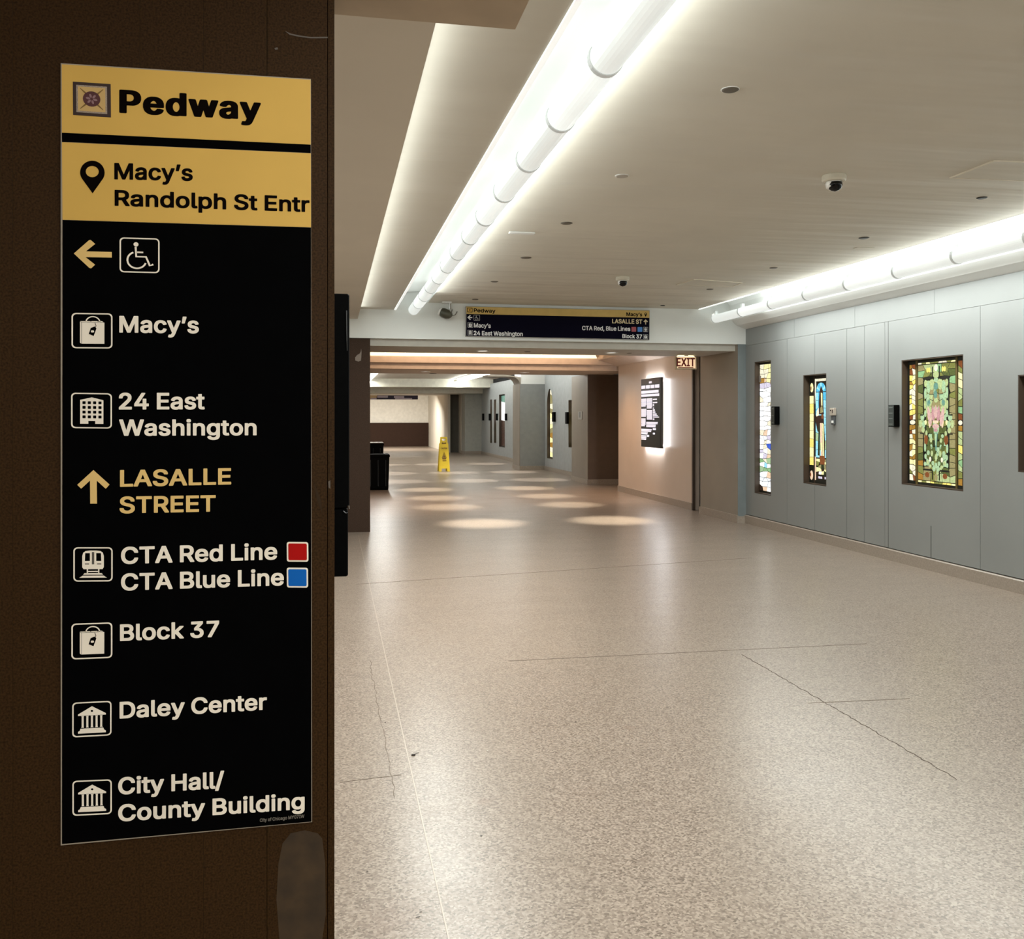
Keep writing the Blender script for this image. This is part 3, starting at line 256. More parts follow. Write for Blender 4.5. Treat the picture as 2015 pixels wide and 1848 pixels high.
# ------------------------------------------------------------------ the setting
YB = 12.35                    # face of the first lintel
XR, XV, XF = 5.92, 5.86, 6.10  # right wall planes: hall, vestibule, far bay
floor = struct(MB().box(-3, 9, -7, 52, -.1, 0).build('floor', M_floor))
M_joint = mat('dark joint filler', (.16, .125, .095), .7)
M_crack = mat('dark crack', (.09, .065, .05), .8)  # even dark tone of the crack line
M_jointl = mat('pale joint strip', (.40, .34, .28), .35)
def joint(a, b, wd, m, nm='floor_joint', wob=0, n=1):
    a, b = Vector(a), Vector(b); d = (b-a); s = Vector((-d.y, d.x, 0)).normalized(); L_, R_ = [], []
    for i in range(n+1):
        p = a+d*(i/n)+s*(random.uniform(-wob, wob)); ww = wd*(random.uniform(.5, 1.3) if wob else 1)
        L_.append(p+s*ww/2); R_.append(p-s*ww/2)
    mb = MB(); pts = L_+R_[::-1]; k = len(L_)
    z0, z1 = .0002, .0014
    vs = [(p.x, p.y, z1) for p in L_]+[(p.x, p.y, z1) for p in R_]+[(p.x, p.y, z0-.003) for p in L_]+[(p.x, p.y, z0-.003) for p in R_]
    fs = []
    for i in range(k-1): fs += [(i, i+1, k+i+1, k+i), (2*k+i, 2*k+i+1, i+1, i), (k+i, k+i+1, 3*k+i+1, 3*k+i)]
    mb.add(vs, fs); return mb.build(nm, m, floor)
joint((.34, -5, 0), (.34, 12, 0), .005, M_jointl)
joint(on_z(1000, 1301, 0), on_z(1705, 1267, 0), .005, M_joint)
joint(on_z(1590, 1384, 0), on_z(1790, 1375, 0), .006, M_joint)
joint(on_z(700, 1150, 0), on_z(1480, 1098, 0), .006, M_joint)
joint(on_z(668, 1540, 0), on_z(790, 1525, 0), .003, M_joint)
joint(on_z(1885, 1535, 0), on_z(1460, 1288, 0), .0045, M_crack, 'floor_crack', .006, 90)
joint(on_z(777, 1570, 0), on_z(728, 1300, 0), .003, M_joint, 'floor_crack', .008, 40)

# ceiling of the hall, in two heights with the lamp troughs between
ZC, ZL = H+1.55, H+1.445
ceil_main = struct(MB().box(1.284, 5.178, -6, YB+.02, ZC, ZC+.12).build('ceiling', M_ceil))
struct(MB().box(.30, .824, -6, YB+.02, ZL, ZL+.03).build('ceiling.001', M_ceil))
XS, ZS = .339, H+1.31
struct(MB().box(-3, XS, -6, YB+.02, ZS, ZS+.12).build('ceiling.002', M_cream))
struct(MB().box(-3, .30, -6, YB+.02, ZS+.12, ZL+.1).build('ceiling.003', M_cream))
# near header over the pillar
ZH = H+1.055
struct(MB().box(-3, .49, 1.35, 2.43, ZH, ZS+.01).build('ceiling.004', mat('beige header board', (.56, .46, .34), .7)))  # even beige, deeper than the cream soffit board
# cornice between right trough and wall top
xw, zw = 5.92, H+1.275
prof = [(5.66, ZC-.02), (5.70, H+1.40), (5.78, H+1.325), (5.93, zw), (6.1, zw), (6.1, ZC+.1), (5.66, ZC+.1)]
struct(MB().extrude_y(prof, -6, YB+.02).build('trim_1', M_white))
# lintel 1
struct(MB().box(-3, XR+.02, YB, YB+.5, ZH, ZC+.25).build('wall_lintel', mat('white lintel paint', (.80, .82, .80), .6, noise=(2, .02, 2))))
ZB = H+.96
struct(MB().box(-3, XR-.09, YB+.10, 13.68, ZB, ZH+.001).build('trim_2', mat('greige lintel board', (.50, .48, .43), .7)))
struct(MB().box(-3, XR+.4, YB+.5, 13.68, ZH, ZC+.25).build('trim_3', M_cream))

# right wall of the hall: panels on a dark backing, cut round the light-box openings
wallR = struct(MB().box(6.04, 6.1, -6.2, YB+.3, 0, ZC).build('wall_right', M_dark))
def cut_panel(x, y0, y1, z0, z1, holes, parent, m, th=.10, name='wall_panel', gap=.003):
    y0 += gap; y1 -= gap; z0 += gap*.6; z1 -= gap*.6
    ys = sorted({y0, y1, *[min(max(h[i], y0), y1) for h in holes for i in (0, 1)]})
    zs = sorted({z0, z1, *[min(max(h[i], z0), z1) for h in holes for i in (2, 3)]})
    mb = MB(); inside = lambda a, b: any(h[0] < a < h[1] and h[2] < b < h[3] for h in holes)
    cells = {(i, j): not inside((ys[i]+ys[i+1])/2, (zs[j]+zs[j+1])/2) for i in range(len(ys)-1) for j in range(len(zs)-1)}
    vid = {}
    def V(i, j, k):
        if (i, j, k) not in vid: vid[(i, j, k)] = len(mb.v); mb.v.append((x+(th if k else 0), ys[i], zs[j]))
        return vid[(i, j, k)]
    for (i, j), on in cells.items():
        if not on: continue
        mb.f.append((V(i, j, 0), V(i, j+1, 0), V(i+1, j+1, 0), V(i+1, j, 0)))
        for di, dj, e in ((-1, 0, ((0, 0), (0, 1))), (1, 0, ((1, 1), (1, 0))), (0, -1, ((1, 0), (0, 0))), (0, 1, ((0, 1), (1, 1)))):
            if not cells.get((i+di, j+dj), False):
                (a, b), (c, d) = e
                mb.f.append((V(i+a, j+b, 0), V(i+c, j+d, 0), V(i+c, j+d, 1), V(i+a, j+b, 1)))
    if mb.f: mb.build(name, m, parent)
ZW = H+1.032
def opening(ul, ur, vtl, vbl, X):       # far (left) jamb and near (right) jamb
    a, b = on_x(ul, vtl, X), on_x(ul, vbl, X); return (yx(ur, X), a.y, b.z, a.z)
W1 = opening(1484.5, 1517, 712.5, 970, XR)
W2 = opening(1580.5, 1626, 738.5, 951, XR)
W3 = opening(1774, 1895.5, 709, 953, XR)
W4 = (yx(2130, XR), yx(2003, XR), on_x(2003, 929, XR).z, on_x(2003, 738, XR).z)
holes = [W1, W2, W3, W4]
ys = [YB] + [yx(u, XR) for u in (1549, 1603, 1666, 1701, 1741, 1929)]
y = ys[-1]
while y > -5: y -= 1.45; ys.append(y)
for k in range(len(ys)-1):
    b, a = ys[k], ys[k+1]
    if k == 4 or k == 5:
        yy = yx(1832, XR)
    cut_panel(XR, a, b, .128, ZW, holes, wallR, M_grey, gap=.0045 if k in (2, 3) else .0028)
ytop = [YB, yx(1563, XR), yx(1682, XR), yx(1839, XR)]
y = ytop[-1]
while y > -5: y -= 1.9; ytop.append(y)
for k in range(len(ytop)-1): cut_panel(XR, ytop[k+1], ytop[k], ZW, zw, [], wallR, M_grey, gap=.002)
yy = yx(1832, XR); a = on_x(1832, 1035, XR)
MB().box(XR-.0006, XR+.002, yy-.004, yy+.004, .13, a.z).build('panel_joint', M_dark, wallR)
yy = yx(1748, XR)
MB().box(XR-.0006, XR+.002, yy-.003, yy+.003, .13, ZW).build('panel_joint', M_dark, wallR)
struct(MB().extrude_y([(XR-.022, 0), (XR-.022, .112), (XR-.012, .121), (XR+.02, .121), (XR+.02, 0)], -6, YB-.0).build('baseboard_right', M_base))

# closing walls that the photograph does not show
struct(MB().box(-3.1, -3, -6.1, 50, 0, ZC+.3).build('wall_left', M_grey))
struct(MB().box(-3, 6.1, -6.1, -6, 0, ZC+.3).build('wall_back', M_cream))
struct(MB().box(-3, 6.1, -6, YB, ZC+.28, ZC+.34).build('ceiling.005', M_dark))

# ------------------------------------------------------------------ vestibule (behind lintel 1)
Yw = 13.73
struct(MB().box(5.80, 5.98, YB+.002, Yw, .0, ZH-.001).build('wall_vestibule', M_taupe))
struct(MB().box(5.795, 5.92, YB-.006, YB, .10, ZH-.002).build('trim_4', mat('blue grey trim', (.17, .195, .20), .45)))
struct(MB().box(5.775, 5.80, YB-.01, Yw, 0, .112).box(5.78, 5.90, YB-.022, YB-.006, 0, .10).build('baseboard_vestibule', M_base))
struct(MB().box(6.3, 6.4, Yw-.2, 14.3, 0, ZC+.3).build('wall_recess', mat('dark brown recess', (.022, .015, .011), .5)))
struct(MB().box(XV, 5.98, 14.2, 18.17, 0, H+1.06).build('wall_directory', M_pink))
struct(MB().box(XV-.006, XV+.03, 14.17, 14.22, .0, H+1.06).build('trim_5', M_brown2))
struct(MB().box(XV-.02, XV, 14.2, 18.17, 0, .118).build('baseboard_directory', M_base))
# tray ceiling
struct(MB().box(-3, 6.4, 13.6, 18.4, ZC+.25, ZC+.35).build('ceiling.006', M_cream))
M_peach = mat('vestibule plaster', (.58, .48, .40), .7)
struct(MB().extrude_y([(XV+.13, H+1.05), (XV+.13, ZC+.26), (XV-.10, ZC+.26), (XV-.42, H+1.20), (XV-.42, H+1.18), (XV-.02, H+1.06), (XV-.02, H+1.05)], 13.68, 18.3).build('trim_6', M_peach))
yb2 = 18.25
prof = [(yb2+.16, H+1.31), (yb2+.02, H+1.21), (yb2+.02, H+1.20), (yb2-.03, H+1.195), (yb2-.03, H+1.082), (yb2+.05, H+1.075), (yb2+.05, H+.96), (20.35, H+.96), (20.35, ZC+.26), (yb2+.16, ZC+.26)]
struct(MB().extrude_x(prof, -3, 6.3).build('trim_7', M_peach))
cove = thing('cove_light', 'long warm glowing cove strip above the stepped peach beam of the vestibule', 'light', (2.6, yb2, H+1.2))
cv = [(yb2+.150, H+1.305), (yb2+.012, H+1.215), (yb2+.004, H+1.222), (yb2+.142, H+1.312)]
MB().extrude_x(cv, -.6, 5.42).build('glow_panel', mat('warm cove glow', (1, .86, .6), .5, emis=1.0, ecol=(1, .86, .62), noise=(1.5, .05, 2)), cove)
M_bulb = mat('warm bulb', (1, .95, .8), .4, emis=2.2, ecol=(1, .93, .72))
for i in range(13):
    MB().lathe((.25+i*.4, yb2+.10, H+1.268), [(.002, -.02), (.016, -.014), (.02, 0), (.014, .016), (.002, .02)], 10).build('bulb', M_bulb, cove, True)

# ------------------------------------------------------------------ far bay
struct(MB().box(5.73, 6.95, 20.0, 21.4, 0, H+.965).build('wall_pier', mat('brown pier stone', (.13, .088, .062), .5)))
struct(MB().box(5.722, 5.735, 20.02, 21.42, .1, H+.96).build('trim_8', M_taupe))
struct(MB().box(5.705, 6.95, 19.975, 21.42, 0, .118).build('baseboard_pier', M_base))
wallF = struct(MB().box(6.22, 6.3, 21.3, 38.2, 0, ZC).build('wall_far_bay', M_dark))
M_grey2 = mat('pale grey wall panel', (.34, .36, .365), .5)
far_holes = []
def fopen(ul, ur, vt, vb):
    a, b = on_x((ul+ur)/2, vt, XF), on_x((ul+ur)/2, vb, XF); h = (yx(ur, XF), yx(ul, XF), b.z, a.z); far_holes.append(h); return h
FA = fopen(1076.5, 1087.5, 764, 903); FB = fopen(1118.5, 1127.5, 787, 881)
FC = fopen(943, 947.5, 795, 871); FD = fopen(964.5, 968, 786, 872); FE = fopen(972, 976.5, 786, 872); FG = fopen(982, 993.5, 776, 880)
yl = [38.1, 33.4, 29.2, 26.2]
for a, b in ((33.4, 38.1), (29.9, 33.4), (26.8, 29.9)): cut_panel(XF, a, b, .115, H+1.29, far_holes, wallF, M_grey2)
for a, b in ((23.6, 25.9), (21.3, 23.6)): cut_panel(XF, a, b, .115, H+1.40, far_holes, wallF, M_grey2)
struct(MB().box(XF-.02, XF+.02, 21.3, 38.1, 0, .113).build('baseboard_far_bay', M_base))
# pier with arched head between the two parts of the bay
struct(MB().box(5.36, 6.2, 25.85, 26.85, 0, H+.95).build('wall_pier.001', mat('grey pier panel', (.24, .25, .25), .5)))
struct(MB().box(5.345, 5.362, 25.87, 26.87, .1, H+.95).build('trim_9', M_taupe))
struct(MB().box(5.34, 6.2, 25.825, 26.88, 0, .118).build('baseboard_pier.001', M_base))
struct(MB().box(5.38, 6.3, 25.87, 26.75, H+.95, ZC).build('trim_10', M_white))
ar = [(5.38, H+.90)] + [(5.36-.26+.26*math.cos(t*math.pi/16), H+.90+.26*math.sin(t*math.pi/16)) for t in range(9)] + [(4.4, H+1.16), (4.4, H+1.21), (4.92, H+1.21), (5.38, H+1.15)]
struct(MB().extrude_y(ar, 25.85, 26.75).build('trim_11', M_taupe))
struct(MB().box(5.40, 6.3, 37.3, 38.3, 0, H+.96).build('wall_pier.002', mat('sage grey pier panel', (.36, .365, .33), .5)))
struct(MB().box(5.38, 6.2, 37.28, 38.3, 0, .118).build('baseboard_pier.002', M_base))
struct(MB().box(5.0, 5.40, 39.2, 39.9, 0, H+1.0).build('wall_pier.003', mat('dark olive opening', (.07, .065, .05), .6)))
struct(MB().box(4.9, 5.0, 38.9, 40.2, 0, H+1.02).box(5.40, 5.55, 38.4, 39.3, 0, H+.96).build('trim_12', M_cream))
struct(MB().box(-3, 6.3, 20.3, 36.2, H+1.467, ZC+.2).build('ceiling.007', M_cream))
struct(MB().box(-3, 6.3, 35.2, 37.0, H+1.145, ZC).build('wall_lintel.001', mat('ivory beam paint', (.80, .78, .68), .7)))
struct(MB().box(-3, 6.3, 37.0, 41.0, H+.955, ZC).build('wall_lintel.002', mat('ivory beam paint light', (.82, .80, .72), .7)))
struct(MB().box(-3, 6.3, 41.0, 49.5, H+1.15, ZC).build('ceiling.008', M_cream))
Yf = 47.8
struct(MB().box(-3, 6.3, Yf, Yf+.2, on_y(800, 832, Yf).z, ZC).build('wall_far', mat('off white far wall', (.80, .78, .72), .6)))
struct(MB().box(-3, 6.3, Yf-.15, Yf+.2, 0, on_y(800, 832, Yf).z).build('wall_far_dado', mat('dark far dado', (.045, .026, .019), .8, spec=.08)))
struct(MB().box(4.98, 5.12, 40.3, 47.8, 0, ZC).build('wall_far_side', M_cream))
struct(MB().box(7.0, 7.1, 13, 20.2, 0, ZC+.3).box(6.3, 6.5, 21.4, 50, 0, ZC+.3).build('wall_outer', M_cream))

# pillar under lintel 1 (left) and the big brown pillar with the directory
pil2 = struct(MB().box(-.6, .505, YB+.02, 13.6, 0, ZB+.09).build('wall_pillar', mat('dark brown stone', (.047, .029, .020), .6, noise=(160, .35, 4), spec=.08)))
st = mat('pale scuff', (.20, .16, .13), .6)
pts = []
for (x, y) in ((654, 1160), (660, 1240), (655, 1320), (648, 1385), (600, 1400), (545, 1380), (545, 1325), (580, 1280), (625, 1255), (645, 1220)):
    p = on_y(640+x/9.24, 560+y/9.24, YB+.018); pts.append((p.x, p.z))
flat('scuff_mark', [pts], ((0, YB+.019, 0), (1, 0, 0), (0, 0, 1)), st, pil2, .0006)

YP = 1.75
pillar = struct(MB().box(-1.6, .004, YP+.012, 2.42, 0, ZH).build('wall_pillar_near', M_brown))
edges = [-1.6, -1.15] + [on_y(u, 900, YP).x for u in (25, 275, 400, 525, 644.5, 658)]
edges[-1] = .0055
for k in range(len(edges)-1):
    g = .00012 if k < 5 else .0006
    MB().bbox(edges[k]+g, edges[k+1]-g, YP, YP+.0125, 0.0, ZH-.001, .0003).build('cladding_panel' if k < 6 else 'corner_trim', M_brown, pillar)
M_stain = mat('dried water stain', (.075, .052, .034), .6, noise=(18, .4, 4))
M_scr = mat('pale scratch', (.11, .09, .075), .6)
def on_pillar(pxs, m, nm='stain'):
    lp = [(on_y(u, v, YP-.0002).x, on_y(u, v, YP-.0002).z) for u, v in pxs]
    flat(nm, [lp], ((0, YP-.0002, 0), (1, 0, 0), (0, 0, 1)), m, pillar, .0003)
on_pillar([(561, 61), (572, 66), (590, 70), (612, 73), (645, 72.5), (645, 75), (612, 75.5), (588, 72.5), (570, 68.5)], M_scr, 'scratch')
on_pillar([(540, 95), (546, 93), (547, 97), (542, 98)], M_scr, 'scratch')
on_pillar([(556, 1660), (548, 1700), (544, 1770), (550, 1850), (634, 1850), (641, 1800), (640, 1700), (634, 1650), (625, 1640), (600, 1634), (572, 1640)], mat('broad faint stain', (.040, .0225, .009), .5, noise=(25, .4, 4)))
on_pillar([(618, 950), (624, 985), (634, 1010), (632, 985)], mat('faint scratch', (.036, .021, .010), .6, spec=.1), 'scratch')
on_pillar([(646, 948), (650, 945), (650, 962), (647, 960)], M_scr, 'scratch')

# ------------------------------------------------------------------ lettering and pictograms
def text(s, p0, p1, cap, plane, m, parent, bold=0, depth=.0004, name='lettering'):
    """baseline runs from pixel p0 to p1 on the plane (a function pixel -> point); cap = capital height in px at the left"""
    P0, P1 = plane(*p0), plane(*p1); up = plane(p0[0], p0[1]-cap)-P0
    x = 0; loops = []; GG = GB if bold else GL
    for i, ch in enumerate(s):
        if ch == ' ': x += 330; continue
        adv, lps = GG[ch]
        for lp in lps: loops.append([(x+lp[j], lp[j+1]) for j in range(0, len(lp), 2)])
        x += adv-40
    xs = [q[0] for lp in loops for q in lp]; x0, x1 = min(xs), max(xs)
    loops = [[((a-x0)/(x1-x0), (b+41)/1082) for a, b in lp] for lp in loops]
    return flat(name, loops, (P0, P1-P0, up), m, parent, depth)
def rrect(x0, y0, x1, y1, r, n=5):
    out = []
    for cx, cy, a0 in ((x1-r, y1-r, 0), (x0+r, y1-r, 90), (x0+r, y0+r, 180), (x1-r, y0+r, 270)):
        for i in range(n+1):
            a = math.radians(a0+90*i/n); out.append((cx+r*math.cos(a), cy+r*math.sin(a)))
    return out
def circ(cx, cy, r, n=24, ry=None): return [(cx+r*math.cos(2*math.pi*i/n), cy+(ry or r)*math.sin(2*math.pi*i/n)) for i in range(n)]
def stroke(pts, w):        # open polyline -> outline
    L_, R_ = [], []
    for i, p in enumerate(pts):
        a = pts[max(i-1, 0)]; b = pts[min(i+1, len(pts)-1)]; dx, dy = b[0]-a[0], b[1]-a[1]; l = math.hypot(dx, dy) or 1
        nx, ny = -dy/l*w/2, dx/l*w/2; L_.append((p[0]+nx, p[1]+ny)); R_.append((p[0]-nx, p[1]-ny))
    return L_+R_[::-1]
BORDER = [rrect(0, 0, 1, 1, .11), rrect(.035, .035, .965, .965, .085)]
def icon_shapes(kind):     # list of (loops, colour: 'w' light, 'k' dark); y up, unit box
    if kind == 'wheel':
        arc = [(.43+.235*math.cos(math.radians(a)), .36+.235*math.sin(math.radians(a))) for a in range(112, 352, 12)]
        return [([circ(.41, .81, .062, 16)], 'w'), ([stroke([(.40, .74), (.415, .46), (.66, .46), (.755, .21), (.84, .25)], .052)], 'w'), ([stroke([(.41, .585), (.59, .585)], .045)], 'w'), ([stroke(arc, .045)], 'w')]
    if kind == 'bag':
        h1 = [(.37+.15+.17*math.cos(math.radians(a)), .74+.16*math.sin(math.radians(a))) for a in range(0, 181, 15)]
        h2 = [(.37+.19+.10*math.cos(math.radians(a)), .72+.12*math.sin(math.radians(a))) for a in range(20, 161, 20)]
        return [([[(.25, .13), (.80, .13), (.80, .735), (.25, .735)]], 'w'), ([[(.205, .16), (.24, .13), (.24, .74), (.205, .755)]], 'w'), ([[(.205, .77), (.25, .745), (.78, .745), (.74, .775)]], 'w'),
                ([stroke(h1, .03)], 'w'), ([stroke(h2, .028)], 'k'), ([stroke([(.57, .73), (.60, .64), (.565, .55)], .014)], 'k'),
                ([[(.52, .60), (.56, .62), (.61, .57), (.54, .35), (.42, .41), (.47, .58)]], 'k'), ([rrect(.475, .45, .55, .51, .02, 2)], 'w')]
    if kind == 'building':
        lp = [[(.22, .13), (.42, .13), (.42, .21), (.59, .21), (.59, .13), (.79, .13), (.79, .80), (.505, .875), (.22, .80)]]
        for i in range(4):
            for j in range(4): lp.append(rrect(.275+i*.13, .285+j*.133, .355+i*.13, .365+j*.133, .012, 2))
        return [(lp, 'w')]
    if kind == 'train':
        body = [(.26, .36), (.74, .36), (.775, .42), (.775, .74), (.75, .84), (.69, .89), (.58, .905), (.42, .905), (.31, .89), (.25, .84), (.225, .74), (.225, .42)]
        return [([body, [(.29, .60), (.42, .60), (.42, .83), (.30, .83)], [(.58, .60), (.71, .60), (.70, .83), (.58, .83)], [(.47, .50), (.495, .50), (.495, .86), (.47, .86)], [(.505, .50), (.53, .50), (.53, .86), (.505, .86)],
                  [(.29, .50), (.40, .50), (.40, .525), (.29, .525)], [(.60, .50), (.71, .50), (.71, .525), (.60, .525)]], 'w'),
                ([[(.34, .25), (.37, .25), (.37, .36), (.34, .36)]], 'w'), ([[(.63, .25), (.66, .25), (.66, .36), (.63, .36)]], 'w'), ([[(.37, .28), (.63, .28), (.63, .31), (.37, .31)]], 'w'),
                ([[(.25, .20), (.75, .20), (.72, .245), (.28, .245)]], 'w'), ([[(.15, .11), (.85, .11), (.77, .17), (.23, .17)]], 'w')]
    if kind == 'court':
        out = [([[(.145, .61), (.855, .61), (.855, .65), (.50, .87), (.145, .65)], circ(.5, .735, .032, 12)], 'w')]
        for i in range(5):
            x = .235+i*.118; out.append(([[(x-.008, .265), (x+.067, .265), (x+.055, .285), (x+.055, .58), (x+.067, .60), (x-.008, .60), (x+.004, .58), (x+.004, .285)]], 'w'))
        out.append(([[(.145, .10), (.855, .10), (.855, .15), (.81, .18), (.79, .24), (.21, .24), (.19, .18), (.145, .15)]], 'w'))
        return out
def icon(kind, L_, R_, plane, mw, mk, parent, name='pictogram', border=True):
    """L_, R_ = (x, y top, y bottom) of the left and right edges in px"""
    a, b, c = plane(L_[0], L_[2]), plane(R_[0], R_[2]), plane(L_[0], L_[1])
    fr = (a, b-a, c-a); n = (b-a).cross(c-a).normalized()
    root = flat(name, BORDER if border else [circ(.5, .5, .001, 4)], fr, mw, parent)
    org = Vector((0, 0, 0))
    for i, (lp, col) in enumerate(icon_shapes(kind)):
        e = .0001+.0003*(col == 'k' or (kind == 'bag' and i == 7))+.0003*(kind == 'bag' and i == 7)
        flat('symbol', lp, (a+n*e, b-a, c-a), mw if col == 'w' else mk, root)
    return root
def poly_px(pxs, plane, m, parent, name, lift=0, holes=(), depth=.0004):
    """outline given in px on a plane"""
    P = [plane(*q) for q in pxs]; o = P[0]; ex = (plane(1000, 900)-plane(900, 900)).normalized()
    ey = Vector((0, 0, 1)); n = ex.cross(ey)
    cv = lambda q: ((q-o).dot(ex), (q-o).z)
    return flat(name, [[cv(p) for p in P]]+[[cv(plane(*q)) for q in h] for h in holes], (o+n*lift, ex, ey), m, parent, depth)

M_yel = mat('golden yellow vinyl', (.70, .435, .105), .6, noise=(6, .04, 3), spec=.15)
M_blk = mat('black vinyl', (.0008, .0008, .001), .7, noise=(20, .2, 2), spec=.02)
M_edge = mat('pale sheet edge', (.36, .31, .25), .5)
M_let = mat('cream white vinyl', (.90, .82, .71), .6, spec=.15)
M_letk = mat('black lettering', (.003, .0015, .001), .7, spec=.03)
M_gold = mat('gold lettering', (.76, .52, .20), .6, spec=.15)
M_red = mat('red line square', (.42, .006, .005), .6, spec=.08)
M_blue = mat('blue line square', (.006, .12, .48), .6, spec=.08)

# ---- the large directory sign on the pillar
YS = YP-.004
pl = lambda u, v: on_y(u, v, YS)
o = pl(366, 1640)
sign = thing('wayfinding_sign', 'tall black and yellow directory sign with pictograms and place names on the brown pillar', 'sign', (o.x, YS, o.z))
def slab(pxs, plane, th, m, name, parent, back=0):
    P = [plane(*q)+Vector((0, back, 0)) for q in pxs]; return MB().prism(P, (0, th, 0)).build(name, m, parent)
slab([(119.3, 124), (611.8, 155.2), (614, 1618.2), (119.3, 1664.2)], pl, .0036, M_edge, 'backing_sheet', sign, .0006)
slab([(121.5, 126.5), (611, 157), (611.4, 284.5), (121.8, 261)], pl, .001, M_yel, 'header_panel', sign)
slab([(121.8, 261.2), (611.4, 284.7), (611.5, 301), (122, 279)], pl, .001, M_blk, 'divider_band', sign)
slab([(122, 279.8), (611.5, 301.8), (612, 447.3), (123, 432.5)], pl, .001, M_yel, 'location_panel', sign)
slab([(123, 433), (612, 447.8), (612.8, 1617), (122, 1661.2)], pl, .001, M_blk, 'directory_panel', sign)
c4 = crop(100, 100, 3.598); c5 = crop(100, 440, 3.598); c6 = crop(100, 900, 3.598); c7 = crop(100, 1300, 3.598)
def T(s, c, a, b, cap, m, bold=0): return text(s, c(*a), c(*b), cap/3.598, pl, m, sign, bold)
T('Pedway', c4, (485, 440), (1487, 491), 165, M_letk, 1)
T('Macy’s', c4, (450, 911), (1005, 922), 117, M_letk)
T('Randolph St Entr', c4, (452, 1098), (1832, 1143), 114, M_letk)
T('Macy’s', c5, (485, 773), (1048, 778), 120, M_let)
T('24 East', c5, (482, 1318), (1090, 1316), 120, M_let)
T('Washington', c5, (484, 1504), (1457, 1500), 117, M_let)
T('LASALLE', c6, (490, 210), (1277, 193), 120, M_gold)
T('STREET', c6, (487, 398), (1168, 385), 120, M_gold)
T('CTA Red Line', c6, (497, 757), (1603, 724), 122, M_let)
T('CTA Blue Line', c6, (497, 945), (1650, 907), 122, M_let)
T('Block 37', c6, (490, 1302), (1192, 1272), 119, M_let)
T('Daley Center', c7, (487, 412), (1530, 348), 119, M_let)
T('City Hall/', c7, (477, 950), (1227, 903), 122, M_let)
T('County Building', c7, (477, 1141), (1797, 1052), 121, M_let)
T('City of Chicago MY07IW', c7, (1480, 1143), (1795, 1113), 24, mat('dim small print', (.16, .14, .12), .6))
for i, (k, c, L_, R_) in enumerate((('wheel', c5, (487, 97, 345), (770, 100, 352)), ('bag', c5, (147, 632, 883), (437, 635, 885)), ('building', c5, (144, 1197, 1449), (433, 1195, 1452)),
                     ('train', c6, (160, 637, 880), (438, 632, 878)), ('bag', c6, (146, 1178, 1432), (436, 1168, 1420)),
                     ('court', c7, (152, 298, 545), (430, 285, 529)), ('court', c7, (153, 852, 1100), (432, 838, 1086)))):
    f = lambda q: (c(q[0], 0)[0], c(0, q[1])[1], c(0, q[2])[1])
    icon(k, f(L_), f(R_), pl, M_let, M_blk, sign)
P = lambda c, pts: [c(*q) for q in pts]
poly_px(P(c5, [(163, 212), (272, 117), (283, 115), (315, 143), (248, 196), (432, 199), (432, 239), (246, 237), (313, 290), (284, 317), (272, 313)]), pl, M_gold, sign, 'arrow')
poly_px(P(c6, [(302, 90), (415, 192), (388, 222), (325, 165), (325, 328), (277, 328), (277, 165), (214, 223), (186, 196)]), pl, M_gold, sign, 'arrow')
for (x0, y0, x1, y1), m, d in (((1671, 600, 1824, 740), M_red, 4), ((1671, 782, 1822, 923), M_blue, 4)):
    ring = [c6(x, y) for x, y in rrect(x0, y0, x1, y1, 16)]
    b = poly_px(ring, pl, M_let, sign, 'line_marker')
    poly_px([c6(x, y) for x, y in rrect(x0+11, y0+11, x1-11, y1-11, 10)], pl, m, b, 'line_colour', .0003)
# header emblem and location pin
cq = lambda x, y: c4(x, y+(x-290)*.058)
em = poly_px(P(cq, [(156, 226), (424, 226), (424, 462), (156, 462)]), pl, mat('dark maroon ink', (.022, .006, .006), .5), sign, 'emblem')
poly_px(P(cq, [(180, 247), (398, 247), (398, 441), (180, 441)]), pl, mat('silver grey print', (.34, .27, .22), .5, noise=(900, .5, 2)), em, 'emblem_border', .0002)
poly_px(P(cq, [(192, 258), (386, 258), (386, 430), (192, 430)]), pl, mat('pale gold print', (.58, .38, .14), .5), em, 'emblem_field', .0004)
M_ray = mat('ochre ray', (.20, .11, .02), .5)
for sx, sy in ((1, 1), (1, -1), (-1, 1), (-1, -1)):
    poly_px(P(cq, [(290+sx*30, 343+sy*38), (290+sx*40, 343+sy*28), (290+sx*84, 343+sy*72), (290+sx*80, 343+sy*74)]), pl, M_ray, em, 'ray', .0006)
poly_px(P(cq, circ(290, 343, 62, 28, 54)), pl, mat('maroon disc', (.07, .012, .018), .5), em, 'rosette', .0007)
M_mauve = mat('mauve petal', (.26, .15, .17), .5)
for k in range(6):
    a = math.radians(60*k+12); cx, cy = 290+26*math.cos(a), 343+23*math.sin(a)
    lp = [(cx+16*math.cos(t)*math.cos(a)-8*math.sin(t)*math.sin(a), cy+16*math.cos(t)*math.sin(a)*.9+8*math.sin(t)*math.cos(a)) for t in [i*math.pi/5 for i in range(10)]]
    poly_px(P(cq, lp), pl, M_mauve, em, 'petal', .0009)
pin = []
for i in range(25):
    a = math.radians(-28+(236)*i/24); pin.append((295+87*math.cos(a), 863-84*math.sin(a)))
pin += [(295, 1010)]
poly_px(P(c4, pin), pl, M_letk, sign, 'location_pin', 0, [P(c4, circ(294, 856, 46, 20, 40))])

